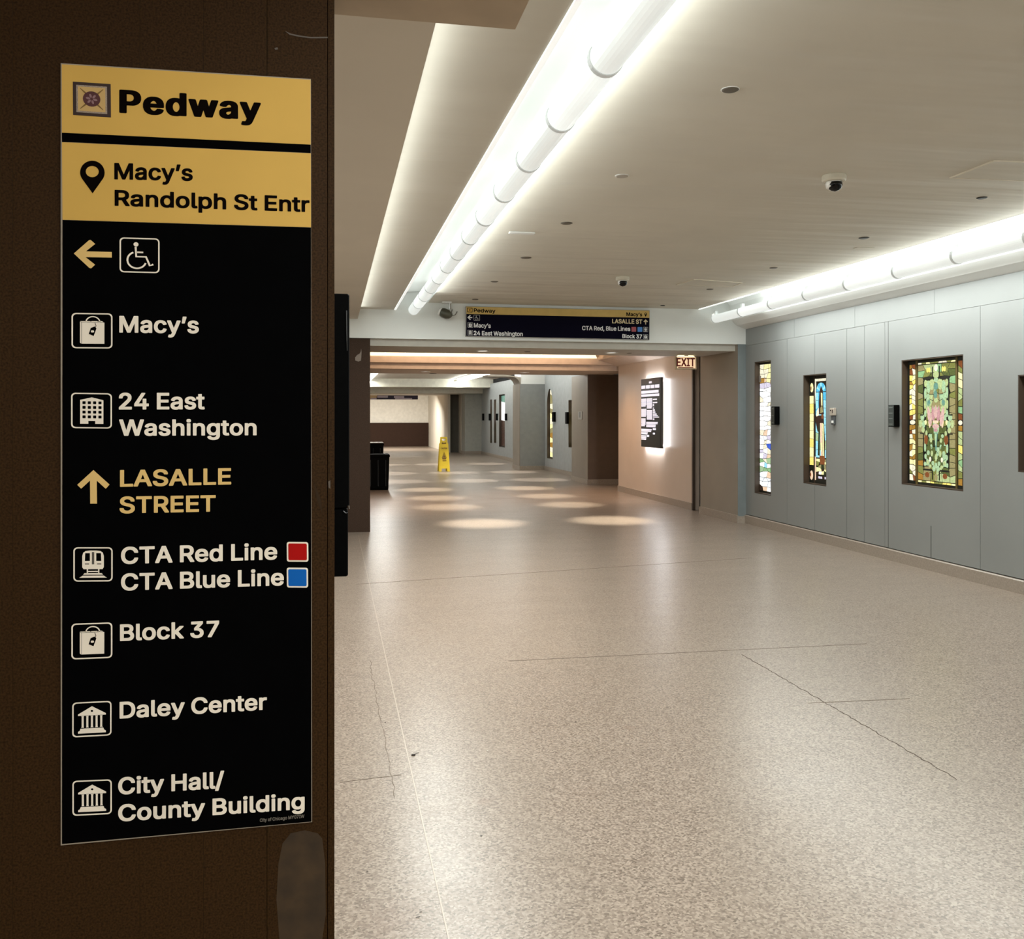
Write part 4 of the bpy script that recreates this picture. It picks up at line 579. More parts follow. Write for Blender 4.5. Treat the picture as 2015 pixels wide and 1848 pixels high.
# ---- overhead sign on the first lintel
YO = YB-.045
po = lambda u, v: on_y(u, v, YO)
o = po(1098, 665)
over = thing('overhead_sign', 'wide black and yellow overhead sign across the white lintel above the passage', 'sign', (o.x, YO, o.z))
co = crop(900, 560, 3.474)
slab(P(co, [(58, 148), (1315, 176), (1313, 380), (56, 354)]), po, .044, mat('sign case metal', (.30, .29, .27), .5), 'sign_case', over, .001)
slab(P(co, [(62, 151), (1312, 179), (1312, 228), (62, 201)]), po, .001, mat('golden yellow panel', (.62, .44, .16), .7, spec=.1), 'header_panel', over)
slab(P(co, [(62, 201), (1312, 228), (1311, 376), (60, 351)]), po, .001, mat('navy black panel', (.004, .0035, .011), .8, spec=.04), 'directory_panel', over)
M_lw = mat('white sign lettering', (.80, .80, .80), .5)
M_lg = mat('pale gold sign lettering', (.78, .66, .42), .5)
def TO(s, a, b, cap, m=M_lw): return text(s, co(*a), co(*b), cap/3.474, po, m, over, 0, .002)
TO('Pedway', (112, 189), (260, 194), 26, M_letk); TO('Macy’s', (1155, 215), (1263, 218), 25, M_letk)
TO('Macy’s', (113, 293), (228, 297), 30); TO('24 East Washington', (112, 346), (447, 353), 30)
TO('LASALLE ST', (1058, 265), (1264, 269), 30, M_lg); TO('CTA Red, Blue Lines', (852, 312), (1182, 318), 30); TO('Block 37', (1128, 366), (1262, 370), 28)
for k, x0, x1, y0, y1 in (('wheel', 112, 153, 208, 247), ('bag', 70, 105, 258, 295), ('building', 70, 105, 310, 347), ('train', 1271, 1303, 290, 325), ('bag', 1271, 1303, 340, 373)):
    a, b = co(x0, y0), co(x1, y1); icon(k, (a[0], a[1], b[1]-.4), (b[0], a[1]+.2, b[1]), po, M_lw, M_blk, over)
poly_px(P(co, [(68, 225), (86, 208), (92, 213), (82, 222), (102, 222), (102, 229), (82, 229), (92, 238), (86, 243)]), po, M_lw, over, 'arrow')
poly_px(P(co, [(1287, 238), (1302, 252), (1297, 258), (1290, 251), (1290, 273), (1284, 273), (1284, 251), (1277, 258), (1272, 252)]), po, M_lg, over, 'arrow')
poly_px(P(co, rrect(1190, 290, 1222, 322, 3)), po, mat('faded red square', (.40, .07, .09), .5), over, 'line_marker')
poly_px(P(co, rrect(1232, 291, 1264, 323, 3)), po, mat('bright blue square', (.05, .22, .62), .5), over, 'line_marker')
poly_px(P(co, [(1287+9*math.cos(math.radians(-30+240*i/12)), 201-9*math.sin(math.radians(-30+240*i/12))) for i in range(13)]+[(1287, 222)]), po, M_letk, over, 'location_pin', 0, [P(co, circ(1287, 200, 4, 8))])
cm = poly_px(P(co, [(67, 158), (103, 159), (103, 190), (67, 189)]), po, M_letk, over, 'emblem')
poly_px(P(co, [(71, 162), (99, 163), (99, 186), (71, 185)]), po, M_yel, cm, 'emblem_field', .001)
poly_px(P(co, circ(85, 174, 6, 10)), po, mat('brown dot', (.15, .06, .02), .5), cm, 'rosette', .002)

# ---- far sign over the end of the corridor
YQ = 42.0
pq = lambda u, v: on_y(u, v, YQ)
o = pq(772, 787)
fs = thing('overhead_sign', 'small navy overhead sign with a yellow end, at the far end of the corridor', 'sign', (o.x, YQ, o.z))
cf = crop(700, 700, 6.717)
slab(P(cf, [(120, 508), (822, 508), (822, 578), (120, 578)]), pq, .06, mat('far navy panel', (.02, .018, .07), .4), 'sign_case', fs)
slab(P(cf, [(165, 512), (285, 512), (270, 575), (165, 575)]), pq, .004, mat('far cream end', (.7, .58, .4), .5), 'end_panel', fs, -.006)
for a in ((285, 528, 425, 556), (505, 532, 640, 560), (520, 560, 745, 576), (200, 560, 275, 576)):
    slab(P(cf, [(a[0], a[1]), (a[2], a[1]), (a[2], a[3]), (a[0], a[3])]), pq, .004, mat('pale lilac print', (.55, .54, .75), .5), 'print_block', fs, -.009)
for x in (1.1, 2.9): MB().tube([(x, YQ+.03, o.z+.27), (x, YQ+.03, H+1.15)], .012, 6).build('hanger_rod', M_chrome, fs)

# ------------------------------------------------------------------ fluorescent fixtures
def shell(mb, c, y0, y1, r, t, a0, a1, n=16):
    out = [(c[0]+r*math.cos(math.radians(a0+(a1-a0)*i/n)), c[1]+r*math.sin(math.radians(a0+(a1-a0)*i/n))) for i in range(n+1)]
    inn = [(c[0]+(r-t)*math.cos(math.radians(a0+(a1-a0)*i/n)), c[1]+(r-t)*math.sin(math.radians(a0+(a1-a0)*i/n))) for i in range(n+1)]
    mb.extrude_y(out+inn[::-1], y0, y1)
def glow(name, s, var=.05):
    """frosted lamp sleeve: bright along its core, greyer at the rim (the lamp sits behind the middle of the sleeve)"""
    m = bpy.data.materials.new(name); m.use_nodes = True; nt = m.node_tree; b = nt.nodes['Principled BSDF']
    b.inputs['Base Color'].default_value = (.8, .82, .8, 1); b.inputs['Roughness'].default_value = .3
    lw = nt.nodes.new('ShaderNodeLayerWeight'); lw.inputs[0].default_value = .4
    mr = nt.nodes.new('ShaderNodeMapRange'); nt.links.new(lw.outputs['Facing'], mr.inputs[0]); mr.inputs[3].default_value = s; mr.inputs[4].default_value = s*.8
    g = nt.nodes.new('ShaderNodeNewGeometry'); n = nt.nodes.new('ShaderNodeTexNoise'); n.inputs['Scale'].default_value = 3
    nt.links.new(g.outputs['Position'], n.inputs['Vector'])
    m2 = nt.nodes.new('ShaderNodeMapRange'); nt.links.new(n.outputs['Fac'], m2.inputs[0]); m2.inputs[1].default_value = .3; m2.inputs[2].default_value = .7; m2.inputs[3].default_value = 1-var; m2.inputs[4].default_value = 1+var
    mu = nt.nodes.new('ShaderNodeMath'); mu.operation = 'MULTIPLY'; nt.links.new(mr.outputs[0], mu.inputs[0]); nt.links.new(m2.outputs[0], mu.inputs[1])
    b.inputs['Emission Color'].default_value = (.93, 1.0, .985, 1); nt.links.new(mu.outputs[0], b.inputs['Emission Strength']); return m
G = [glow('lamp sleeve', .50), glow('lamp sleeve bright', .62), glow('lamp sleeve dim', .45)]
M_lamp = mat('bare lamp', (1, 1, 1), .4, emis=1.3, ecol=(.93, 1, .98), noise=(1, .01, 1))
M_refl = mat('white enamel trough', (.86, .88, .87), .45, noise=(2, .01, 2))
M_ring = mat('clear end ring', (.5, .52, .51), .3, emis=.16, ecol=(.95, 1, .98))
def light_row(label, tx, tz, y_end, y_start, L, side, prof, lip, r=.07, group='linear light rows'):
    root = thing('linear_light', label, 'light', (tx, (y_end+max(y_start, -2))/2, tz), group)
    tr = MB().extrude_y(prof, y_start, y_end).build('trough', M_refl, root)
    MB().extrude_y(lip, y_start, y_end).build('trough_lip', mat('glow painted lip', (.92, .93, .92), .5, emis=.52, ecol=(.97, 1, .98), noise=(2, .05, 2)), root)  # lip is no lamp; its bright look is put in as emission
    n = 0; y = y_end-.06
    while y-L > y_start:
        mb = MB(); shell(mb, (tx, tz), y-L+.02, y, r, .004, 150, 390, 18)
        s = mb.build('lamp_sleeve', G[(0, 1, 0, 2, 1, 0, 2)[n % 7]], root, False)
        MB().lathe((tx, 0, tz+.005), [(.016, y-L+.05), (.016, y-.03)], 12, 'y').build('lamp_tube', M_lamp, s, True)
        mb = MB(); shell(mb, (tx, tz), y-.012, y+.018, r+.0045, .005, 150, 390, 18); mb.build('sleeve_ring', M_ring, s)
        MB().box(tx-.02, tx+.02, y-.03, y+.03, tz+.02, tz+.10).build('lamp_holder', M_refl, s)
        y -= L; n += 1
    mb = MB(); mb.lathe((tx, 0, tz), [(r*.4, y_end-.005), (r*.9, y_end-.012), (r, y_end-.03), (r, y_end-.055), (r-.01, y_end-.056)], 22, 'y').build('end_cap', mat('frosted end cap', (.8, .8, .76), .35, emis=.42, ecol=(1, 1, .93)), root, True)
    return root
# left trough: open step between the two ceiling heights
t = .012
profL = [(.838, ZL-.004), (.838, ZL+.13), (.93, ZC+.13), (1.22, ZC+.15), (1.27, ZC+.10), (1.27, ZC-.002), (1.282, ZC-.002), (1.282, ZC+.17), (.90, ZC+.17), (.826, ZL+.17), (.826, ZL-.004)]
lipL = [(.826, ZL-.008), (.850, ZL-.008), (.850, ZL+.004), (.826, ZL+.004)]
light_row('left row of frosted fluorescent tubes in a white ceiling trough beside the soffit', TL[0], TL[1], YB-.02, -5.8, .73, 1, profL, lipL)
profR = [(5.19, ZC-.004), (5.21, ZC+.10), (5.28, ZC+.15), (5.58, ZC+.15), (5.66, ZC+.06), (5.67, ZC-.03), (5.69, ZC-.03), (5.69, ZC+.17), (5.18, ZC+.17), (5.18, ZC-.004)]
lipR = [(5.18, ZC-.010), (5.205, ZC-.010), (5.205, ZC+.004), (5.18, ZC+.004)]
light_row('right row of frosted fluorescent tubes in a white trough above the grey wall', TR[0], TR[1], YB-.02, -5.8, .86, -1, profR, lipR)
for (x, lab) in ((1.35, 'bright tube row in the far bay, left, seen beneath the peach beam'), (4.8, 'bright tube row in the far bay, right, beside the pale grey wall')):
    root = thing('linear_light', lab, 'light', (x, 34, H+1.45), 'far bay light rows')
    MB().box(x-.16, x+.16, 21, 35.15, H+1.435, H+1.465).build('trough', M_refl, root)
    for i in range(12):
        y = 34.9-i*1.1
        MB().lathe((x, 0, H+1.37), [(.03, y-1.06), (.065, y-1.05), (.065, y-.03), (.03, y-.02)], 12, 'y').build('lamp_sleeve', mat('far lamp sleeve', (1, 1, 1), .4, emis=4, ecol=(1, 1, .93)), root, True)
        MB().box(x-.02, x+.02, y-.55, y-.45, H+1.42, H+1.436).build('lamp_holder', M_refl, root)

# ------------------------------------------------------------------ ceiling items
def disc(u, v, wpx, m, label, zc=ZC, name='sprinkler_cover', group='ceiling sprinkler covers', two=False):
    p = on_z(u, v, zc); d = p.x*SA+p.y*CA; r = wpx/2*d/F
    root = thing(name, label, 'sprinkler', (p.x, p.y, zc), group)
    MB().lathe((p.x, p.y, zc), [(r, 0), (r*.97, -.004), (r*.8, -.007), (r*.1, -.0075)], 28).build('cover_plate', m, root)
    MB().lathe((p.x, p.y, zc), [(r*1.08, .0), (r*1.08, -.002), (r*.9, -.003)], 28).build('rim', M_refl if two else m, root)
M_bronze = mat('tarnished bronze disc', (.11, .095, .07), .45)
M_pale = mat('pale painted disc', (.42, .385, .33), .5)
disc(1437, 176, 34, M_bronze, 'large bronze sprinkler cover on the ceiling, nearest to the viewer', two=True)
disc(1224, 346, 26, M_pale, 'pale sprinkler cover on the ceiling right of the left lamp row', two=True)
disc(1115, 439, 22, M_bronze, 'thin dark sprinkler cover on the ceiling, third along the left lamp row')
disc(1035, 507, 20, M_bronze, 'dark sprinkler cover on the ceiling beyond the pale strip')
disc(973, 554, 14, M_bronze, 'small dark sprinkler cover over the left of the overhead sign')
disc(935, 589, 12, M_bronze, 'tiny sprinkler cover directly before the lintel by the overhead sign')
disc(1700, 468, 19, mat('black hole disc', (.02, .018, .015), .5), 'dark sprinkler cover on the ceiling left of the right lamp row')
disc(1932, 389, 19, mat('black hole disc', (.02, .018, .015), .5), 'dark sprinkler cover on the ceiling below the access hatch')
disc(1522, 527, 15, M_bronze, 'small brown sprinkler cover between the dome camera and the right lamps')
disc(1397, 569, 13, M_bronze, 'small brown sprinkler cover beside the far access hatch')
disc(1304, 601, 9, M_black, 'tiny black sprinkler cover at the right end of the overhead sign')
disc(1038, 692, 12, M_bronze, 'dark sprinkler cover under the first lintel, between its downlights', ZB)
disc(1238, 695, 10, M_bronze, 'dark sprinkler cover under the lintel, right of the right downlight', ZB)
disc(852, 735, 14, M_black, 'dark disc under the stepped peach beam', H+.96)
p = on_z(1027, 457, ZC)
tag(MB().bbox(p.x-.11, p.x+.11, p.y-.03, p.y+.03, ZC-.012, ZC-.0005, .004).build('ceiling_vent', M_white), 'small white rectangular strip on the ceiling beside the left lamp row', 'vent')
p = on_z(1700, 488, ZC)
tag(MB().bbox(p.x-.09, p.x+.09, p.y-.03, p.y+.03, ZC-.006, ZC-.0005, .003).build('ceiling_vent', M_ceil), 'small cream rectangular strip on the ceiling near the right lamp row', 'vent')
def hatch(px, label):
    c = [on_z(u, v, ZC) for u, v in px]; o = sum(c, Vector())/4
    root = thing('access_hatch', label, 'hatch', (o.x, o.y, ZC))
    z = Vector((0, 0, -.007)); sh = lambda k: [o+(q-o)*k for q in c]
    A, B, A2, B2 = c, sh(.965), [q+z for q in c], [q+z for q in sh(.965)]
    mb = MB(); fs = []
    for i in range(4):
        j = (i+1) % 4; n = i*4
        mb.add([A2[i], A2[j], B2[j], B2[i]], [(0, 1, 2, 3)]); mb.add([A[i], A[j], A2[j], A2[i]], [(0, 1, 2, 3)]); mb.add([B2[i], B2[j], B[j], B[i]], [(0, 1, 2, 3)])
    mb.build('hatch_frame', mat('pale hatch frame', (.74, .68, .56), .6), root)
    MB().prism([q+Vector((0, 0, -.0005)) for q in sh(.945)], (0, 0, -.004)).build('hatch_door', M_ceil, root)
hatch([(1868, 349), (1955, 315), (2125, 322), (2060, 357)], 'large square access hatch in the ceiling at the right edge')
hatch([(1330, 560), (1365, 549), (1462, 556), (1443, 563)], 'small access hatch in the ceiling before the lintel, right of the far dome camera')
def dome(u, v, wpx, label):
    p = on_z(u, v, ZC); d = p.x*SA+p.y*CA; r = wpx/2*d/F
    root = thing('dome_camera', label, 'camera', (p.x, p.y, ZC), 'ceiling dome cameras')
    MB().lathe((p.x, p.y, ZC), [(r*.96, 0), (r, -.006), (r, -r*.42), (r*.93, -r*.55), (r*.80, -r*.6), (r*.78, -r*.55)], 30).build('mount', mat('cream camera housing', (.62, .58, .48), .45), root)
    cz = ZC-r*.62
    MB().lathe((p.x, p.y, cz), [(r*.66, .01), (r*.70, -r*.1), (r*.66, -r*.42), (r*.48, -r*.58), (r*.44, -r*.5)], 30).build('dome_ring', mat('white camera ring', (.85, .85, .82), .3), root, True)
    MB().lathe((p.x, p.y-.012, cz), [(r*.60, -r*.05), (r*.62, -r*.28), (r*.52, -r*.55), (r*.30, -r*.72), (r*.02, -r*.80)], 30).build('dome_glass', M_blackg, root, True)
dome(1641, 345, 46, 'cream dome security camera on the ceiling, the nearer and larger one')
dome(1225, 545, 27, 'small dome security camera on the ceiling above the overhead sign')
def sphere_ring(c, r, n=16, m=8):
    return [(r*math.sin(math.pi*i/m) or .001, -r*math.cos(math.pi*i/m)) for i in range(m+1)]
p = on_z(881, 594, ZC)
root = thing('swivel_camera', 'white swivel camera with round dark head under the ceiling left of the overhead sign', 'camera', (p.x, p.y, ZC))
MB().bbox(p.x-.08, p.x+.05, p.y-.05, p.y+.05, ZC-.02, ZC, .005).build('mount', M_white, root)
MB().tube([(p.x+.025, p.y, ZC-.015), (p.x+.03, p.y, ZC-.10)], .014, 10).build('stem', M_chrome, root)
hd = MB(); ax = Vector((.75, -.35, -.35)).normalized(); a = ax.orthogonal().normalized(); b = ax.cross(a); c0 = Vector((p.x-.02, p.y, ZC-.165)); rs = []
for h, r in ((-.095, .03), (-.085, .055), (-.04, .068), (.02, .066), (.06, .045), (.085, .012)):
    rs.append([c0+ax*h+a*r*math.cos(t*math.pi/9)+b*r*math.sin(t*math.pi/9) for t in range(18)])
hd.loft(rs).build('head', mat('smoked metal', (.10, .10, .075), .3, metal=.3), root, True)
rs = [[c0+ax*h+a*r*math.cos(t*math.pi/9)+b*r*math.sin(t*math.pi/9) for t in range(18)] for h, r in ((-.098, .056), (-.072, .064), (-.070, .05), (-.094, .045))]
MB().loft(rs).build('head_ring', mat('white camera ring', (.85, .85, .82), .3), root, True)
q = on_y(893, 618, YB-.03)
root = thing('wall_hook', 'little dark hook on the white lintel beside the swivel camera', 'hook', (q.x, YB, q.z))
MB().tube([(q.x-.02, YB-.01, q.z+.06), (q.x-.035, YB-.05, q.z+.02), (q.x-.02, YB-.07, q.z-.03), (q.x+.02, YB-.05, q.z-.01), (q.x+.045, YB-.03, q.z+.035)], .006, 8).build('wire', mat('dull metal', (.18, .17, .15), .4), root)
MB().lathe((q.x-.02, YB-.006, q.z+.06), [(.018, -.004), (.018, .006)], 12, 'y').build('base', M_white, root)

# downlights
def downlight(x, y, z, label, lit=1.6):
    root = thing('downlight', label, 'light', (x, y, z), 'recessed downlights')
    MB().lathe((x, y, z), [(.105, 0), (.105, -.006), (.08, -.009), (.075, 0)], 26, cap=False).build('trim_ring', M_white, root)
    MB().lathe((x, y, z), [(.078, -.0005), (.078, -.003), (.002, -.004)], 26).build('lens', mat('warm lens', (1, 1, 1), .4, emis=lit, ecol=(1, .95, .84)), root)
downlight(2.15, 13.05, ZB, 'left recessed downlight under the first lintel'); downlight(4.1, 13.05, ZB, 'right recessed downlight under the first lintel')
for x, lr in ((1.95, 'left'), (4.1, 'right')):
    for y, nf in ((15.5, 'nearer'), (17.3, 'farther')):
        downlight(x, y, ZC+.25, f'{nf} {lr} downlight up in the tray ceiling of the vestibule')
    downlight(x, 19.3, H+.96, f'{lr} downlight under the stepped peach beam')

downlight(.6, 16.3, ZC+.25, 'warm wall washer up in the vestibule tray, behind the brown pillar', 1.2); downlight(4.9, 17.4, ZC+.25, 'warm wall washer up in the vestibule tray, beside the beige wall', 1.2)
for x, a_ in ((1.6, 'left'), (3.3, 'middle'), (5.0, 'right')):
    for y, b_ in ((21.8, 'nearest'), (25.0, 'second'), (29.5, 'farthest')): downlight(x, y, H+1.467, f'{b_} added unseen downlight of the {a_} line in the far bay ceiling')  # fixtures added to go with the far bay streak spots
# ------------------------------------------------------------------ exit sign
p = on_z(1349, 699, ZB); YE = p.y
a, b = on_y(1330, 702, YE), on_y(1372, 727, YE)
ex = thing('exit_sign', 'illuminated EXIT sign with red letters under the lintel', 'sign', ((a.x+b.x)/2, YE, ZB))
x0, x1, z1, z0 = a.x, b.x, a.z, b.z
MB().bbox(x0, x1, YE, YE+.07, z0, z1, .008).build('housing', mat('aged cream housing', (.55, .48, .33), .4), ex)
MB().box(x0+.022, x1-.03, YE-.004, YE+.001, z0+.018, z1-.006).build('face_panel', mat('lit cream face', (.9, .7, .45), .5, emis=.62, ecol=(1, .68, .42)), ex)
MB().extrude_y([(x0+.03, z1), (x0+.05, ZB-.004), (x1-.06, ZB-.004), (x1-.03, z1)], YE+.012, YE+.06).build('lamp_cover', mat('bright lamp cover', (1, 1, 1), .4, emis=1.35, ecol=(1, .86, .5)), ex)
M_exit = mat('dark red letters', (.22, .012, .008), .4)
pe = lambda u, v: on_y(u, v, YE-.0055)
text('EXIT', (1331.5, 721.3), (1367.5, 721.3), 17, pe, M_exit, ex, 0, .004)
MB().box(x0+.035, x1-.07, YE-.008, YE-.004, z0+.020, z0+.034).build('stripe', M_exit, ex)
MB().lathe(((x0+x1)/2, YE+.035, ZB), [(.04, 0), (.04, -.012)], 14).build('canopy', M_chrome, ex)

# ------------------------------------------------------------------ backlit directory on the vestibule wall
XD = XV-.085
pd = lambda u, v: on_x(u, v, XD)
A, B = pd(1261.5, 746), pd(1300, 884); ya, yb_, zt, zb = A.y, B.y, on_x(1300, 742, XD).z, on_x(1300, 882.5, XD).z
dr = thing('backlit_directory', 'tall black backlit directory board with white listings on the beige wall', 'sign', (XD, (ya+yb_)/2, zb))
MB().bbox(XD, XD+.05, yb_, ya, zb, zt, .006).build('board', mat('charcoal board', (.018, .020, .020), .35), dr)
mb = MB()
for (q0, q1, r0, r1) in ((yb_+.03, ya-.03, zt-.07, zt-.03), (yb_+.03, ya-.03, zb+.03, zb+.07), (yb_+.03, yb_+.07, zb+.03, zt-.03), (ya-.07, ya-.03, zb+.03, zt-.03)): mb.box(XD+.05, XD+.058, q0, q1, r0, r1)
mb.build('halo_strip', mat('halo strip', (1, 1, 1), .4, emis=6, ecol=(.95, .97, 1)), dr)
Hd = zt-zb; Wd = ya-yb_
ym = (ya+yb_)/2; zmid = (zt+zb)/2
for yy_, zz_, dr_, sx_, sy_, pw_ in ((yb_-.01, zmid, (.12, -1, 0), .05, Hd*.95, 2.6), (ya+.01, zmid, (.12, 1, 0), .05, Hd*.95, 2.6), (ym, zb-.01, (.1, 0, -1), Wd*.9, .05, 4), (ym, zt+.01, (.12, 0, 1), Wd*.9, .05, 2)):
    l = bpy.data.lights.new('halo_light', 'AREA'); l.shape = 'RECTANGLE'; l.size = sx_; l.size_y = sy_; l.energy = pw_; l.color = (.93, .96, 1)
    lo = bpy.data.objects.new('halo_light', l); C.objects.link(lo); d_ = Vector(dr_).normalized(); z_ = -d_
    if abs(d_.z) > .5: x_ = Vector((0, 1, 0)); y_ = z_.cross(x_).normalized()
    else: y_ = Vector((0, 0, 1)); x_ = y_.cross(z_).normalized()
    lo.matrix_world = Matrix.Translation((XD+.03, yy_, zz_)) @ Matrix((x_, y_, z_)).transposed().to_4x4()
M_scrn = mat('glowing white print', (.9, .9, 1), .4, emis=.6, ecol=(.80, .82, 1.0)); M_scr2 = mat('brown header bar', (.08, .065, .06), .4)
def blk(x0, x1, t0, t1, m=M_scrn, nm='print_block', d=.002):   # fractions from left/top
    return MB().box(XD-d, XD+.001, ya-Wd*x1, ya-Wd*x0, zt-Hd*t1, zt-Hd*t0).build(nm, m, dr)
blk(.02, .94, .005, .075, M_scr2, 'header_bar', .0012)
blk(.42, .56, .045, .072)
for k in range(4): blk(.03+k*.235, .03+k*.235+.20, .098, .145)
for (x1_, t0, t1) in ((.90, .175, .215), (.93, .228, .262)): blk(.02, x1_, t0, t1)
def listing(x0, x1, t0, t1, n):
    mb = MB()
    for k in range(n):
        a_ = t0+(t1-t0)*k/n; xx = x1-random.uniform(0, .04)*(k == n-1)
        mb.box(XD-.002, XD+.001, ya-Wd*xx, ya-Wd*x0, zt-Hd*(a_+(t1-t0)/n*.84), zt-Hd*a_)
    o_ = mb.build('listing', M_scrn, dr); return o_
for a in ((.02, .28, .29, .41, 6), (.31, .58, .29, .44, 7), (.62, .84, .30, .32, 1), (.62, .86, .345, .365, 1), (.62, .70, .375, .41, 1), (.62, .70, .425, .445, 1), (.62, .72, .45, .475, 1), (.62, .77, .48, .505, 1), (.62, .82, .51, .53, 1), (.62, .88, .535, .55, 1), (.62, .94, .555, .57, 1),
          (.02, .28, .44, .56, 6), (.31, .58, .46, .60, 7), (.62, .72, .58, .605, 1), (.02, .24, .58, .70, 6), (.28, .86, .63, .665, 2), (.28, .76, .668, .71, 2), (.02, .56, .735, .78, 2), (.02, .36, .785, .82, 2), (.02, .28, .83, .90, 3),
          (.62, .80, .72, .752, 1), (.62, .76, .785, .815, 1), (.31, .43, .82, .855, 1)): listing(*a)

# ------------------------------------------------------------------ stained glass light boxes
GP = {}
def gm(key, col, e):
    k = 'glass '+key
    if k not in GP: GP[k] = mat(k, tuple(c_*.2 for c_ in col), .25, emis=e*(.8 if col[0]+col[1]+col[2] < 2.85 or col[2] < .9 else .5), ecol=col, noise=(55, .22, 3))
    return GP[k]
PAL = {'pale_green': ((.60, .72, .34), .78), 'mint': ((.50, .72, .42), .8), 'olive': ((.34, .36, .10), .62), 'moss': ((.16, .20, .06), .6), 'yellow': ((1, .80, .20), 1.0), 'lemon': ((1, .92, .45), 1.05), 'cream': ((1, .93, .70), .95),
       'amber': ((.62, .33, .06), .6), 'rust': ((.36, .12, .04), .6), 'pink': ((.85, .55, .50), .78), 'rose': ((.75, .40, .42), .7), 'teal': ((.20, .42, .33), .7), 'white': ((1, 1, .97), 2.6), 'white_b': ((.90, .95, 1), 1.9), 'blue': ((.06, .14, .75), .9),
       'sky': ((.10, .55, .85), .95), 'sky_pale': ((.35, .78, .95), 1.0), 'grass': ((.35, .62, .30), .8), 'brown': ((.07, .035, .025), .5), 'dark_green': ((.05, .07, .03), .5), 'peach': ((1, .72, .50), .9), 'lilac': ((.75, .70, .85), .95), 'khaki': ((.50, .44, .20), .62)}
def gl(k): return gm(k.replace('_', ' '), *PAL[k])
M_lead = mat('lead came', (.012, .013, .008), .45); M_boxf = mat('dark brown light box', (.05, .032, .02), .5)
def window_box(label, hole, X, depth, group='stained glass light boxes'):
    y0, y1, z0, z1 = hole
    root = thing('stained_glass_window', label, 'window', (X+depth, (y0+y1)/2, z0), group)
    f = .004; mb = MB(); e = .012
    mb.box(X+.002, X+depth+.02, y0+.001, y0+e, z0+.001, z1-.001).box(X+.002, X+depth+.02, y1-e, y1-.001, z0+.001, z1-.001)
    mb.box(X+.002, X+depth+.02, y0+e, y1-e, z0+.001, z0+e).box(X+.002, X+depth+.02, y0+e, y1-e, z1-e, z1-.001)
    mb.build('frame', M_boxf, root)
    MB().box(X+depth+.004, X+depth+.019, y0+e, y1-e, z0+e, z1-e).build('lead_backing', M_lead, root)
    W = y1-y0-2*e; Hh = z1-z0-2*e
    fr = (Vector((X+depth+.004, y1-e, z0+e)), W, Hh)
    return root, fr
def piece(loop, fr, key, root, lift=0, name='glass_piece', shrink=0):
    """loop in (s right, t down) fractions of the glass; each piece stands 2-3 mm proud of the lead"""
    o_, W, Hh = fr
    pts = [(s*W, (1-t_)*Hh) for s, t_ in loop]
    if shrink:
        cx = sum(p[0] for p in pts)/len(pts); cy = sum(p[1] for p in pts)/len(pts); out = []
        for x, y in pts:
            l = math.hypot(x-cx, y-cy) or 1; k = max(.3, (l-shrink*1.3)/l); out.append((cx+(x-cx)*k, cy+(y-cy)*k))
        pts = out
    O = o_+Vector((-lift-.0005, 0, 0)); P3 = [O+Vector((0, -x, y)) for x, y in pts]
    return MB().prism(P3, (-.0025, 0, 0)).build(name, gl(key), root)
def grid(fr, root, s0, s1, t0, t1, nx, ny, pick, jit=.35, lead=.004, mirror=False, lift=0):
    V = {}
    for i in range(nx+1):
        for j in range(ny+1):
            dx = 0 if i in (0, nx) else random.uniform(-jit, jit)/nx; dy = 0 if j in (0, ny) else random.uniform(-jit, jit)/ny
            V[i, j] = ((i/nx+dx), (j/ny+dy))
    if mirror:
        for i in range(nx//2+1, nx+1):
            for j in range(ny+1): V[i, j] = (1-V[nx-i, j][0], V[nx-i, j][1])
        if nx % 2 == 0:
            for j in range(ny+1): V[nx//2, j] = (.5, V[nx//2, j][1])
    for i in range(nx):
        for j in range(ny):
            q = [V[i, j], V[i+1, j], V[i+1, j+1], V[i, j+1]]
            cx, cy = sum(a[0] for a in q)/4, sum(a[1] for a in q)/4
            k = pick(cx, cy, i, j)
            if k: piece([(s0+(s1-s0)*a, t0+(t1-t0)*b_) for a, b_ in q], fr, k, root, lift, shrink=lead)
def ell(cx, cy, rx, ry, n=9, rot=0):
    return [(cx+rx*math.cos(t)*math.cos(rot)-ry*math.sin(t)*math.sin(rot)*.5, cy+ry*math.sin(t)*math.cos(rot)+rx*2*math.cos(t)*math.sin(rot)*.5) for t in [2*math.pi*i/n for i in range(n)]]
def petal(cx, cy, L_, w_, ang, asp):      # ang: degrees, 0 = up; asp = W/H of the glass
    out = []
    for t, k in ((0, 0), (.2, .75), (.5, 1), (.8, .6), (1, 0), (.8, -.6), (.5, -1), (.2, -.75)):
        x, y = k*w_, t*L_; a_ = math.radians(ang)
        out.append((cx+(x*math.cos(a_)+y*math.sin(a_)), cy+(x*math.sin(a_)-y*math.cos(a_))*asp))
    return out

# W3: large green and yellow window
r3, f3 = window_box('large green and yellow stained glass window with a pink flower in the grey wall', W3, XR, .06)
random.seed(11)
f3 = (f3[0], f3[1]*.918, f3[2]); asp = f3[1]/f3[2]
def side(cx, cy, i, j):
    if cy < .14 or cy > .88: return random.choice(['rust', 'cream', 'amber', 'peach', 'rust'])
    return random.choice(['yellow', 'lemon', 'yellow', 'cream', 'amber'] if cy < .7 else ['yellow', 'olive', 'lemon', 'cream', 'yellow'])
def side2(cx, cy, i, j):
    if cy < .14 or cy > .86: return random.choice(['rust', 'olive', 'amber', 'rust'])
    return random.choice(['pale_green', 'lemon', 'olive', 'grass', 'yellow'])
grid(f3, r3, .04, .155, .03, .48, 2, 11, side); grid(f3, r3, .04, .155, .52, .975, 2, 11, side)
grid(f3, r3, .925, .995, .03, .48, 1, 9, side2); grid(f3, r3, .925, .995, .52, .975, 1, 9, side2)
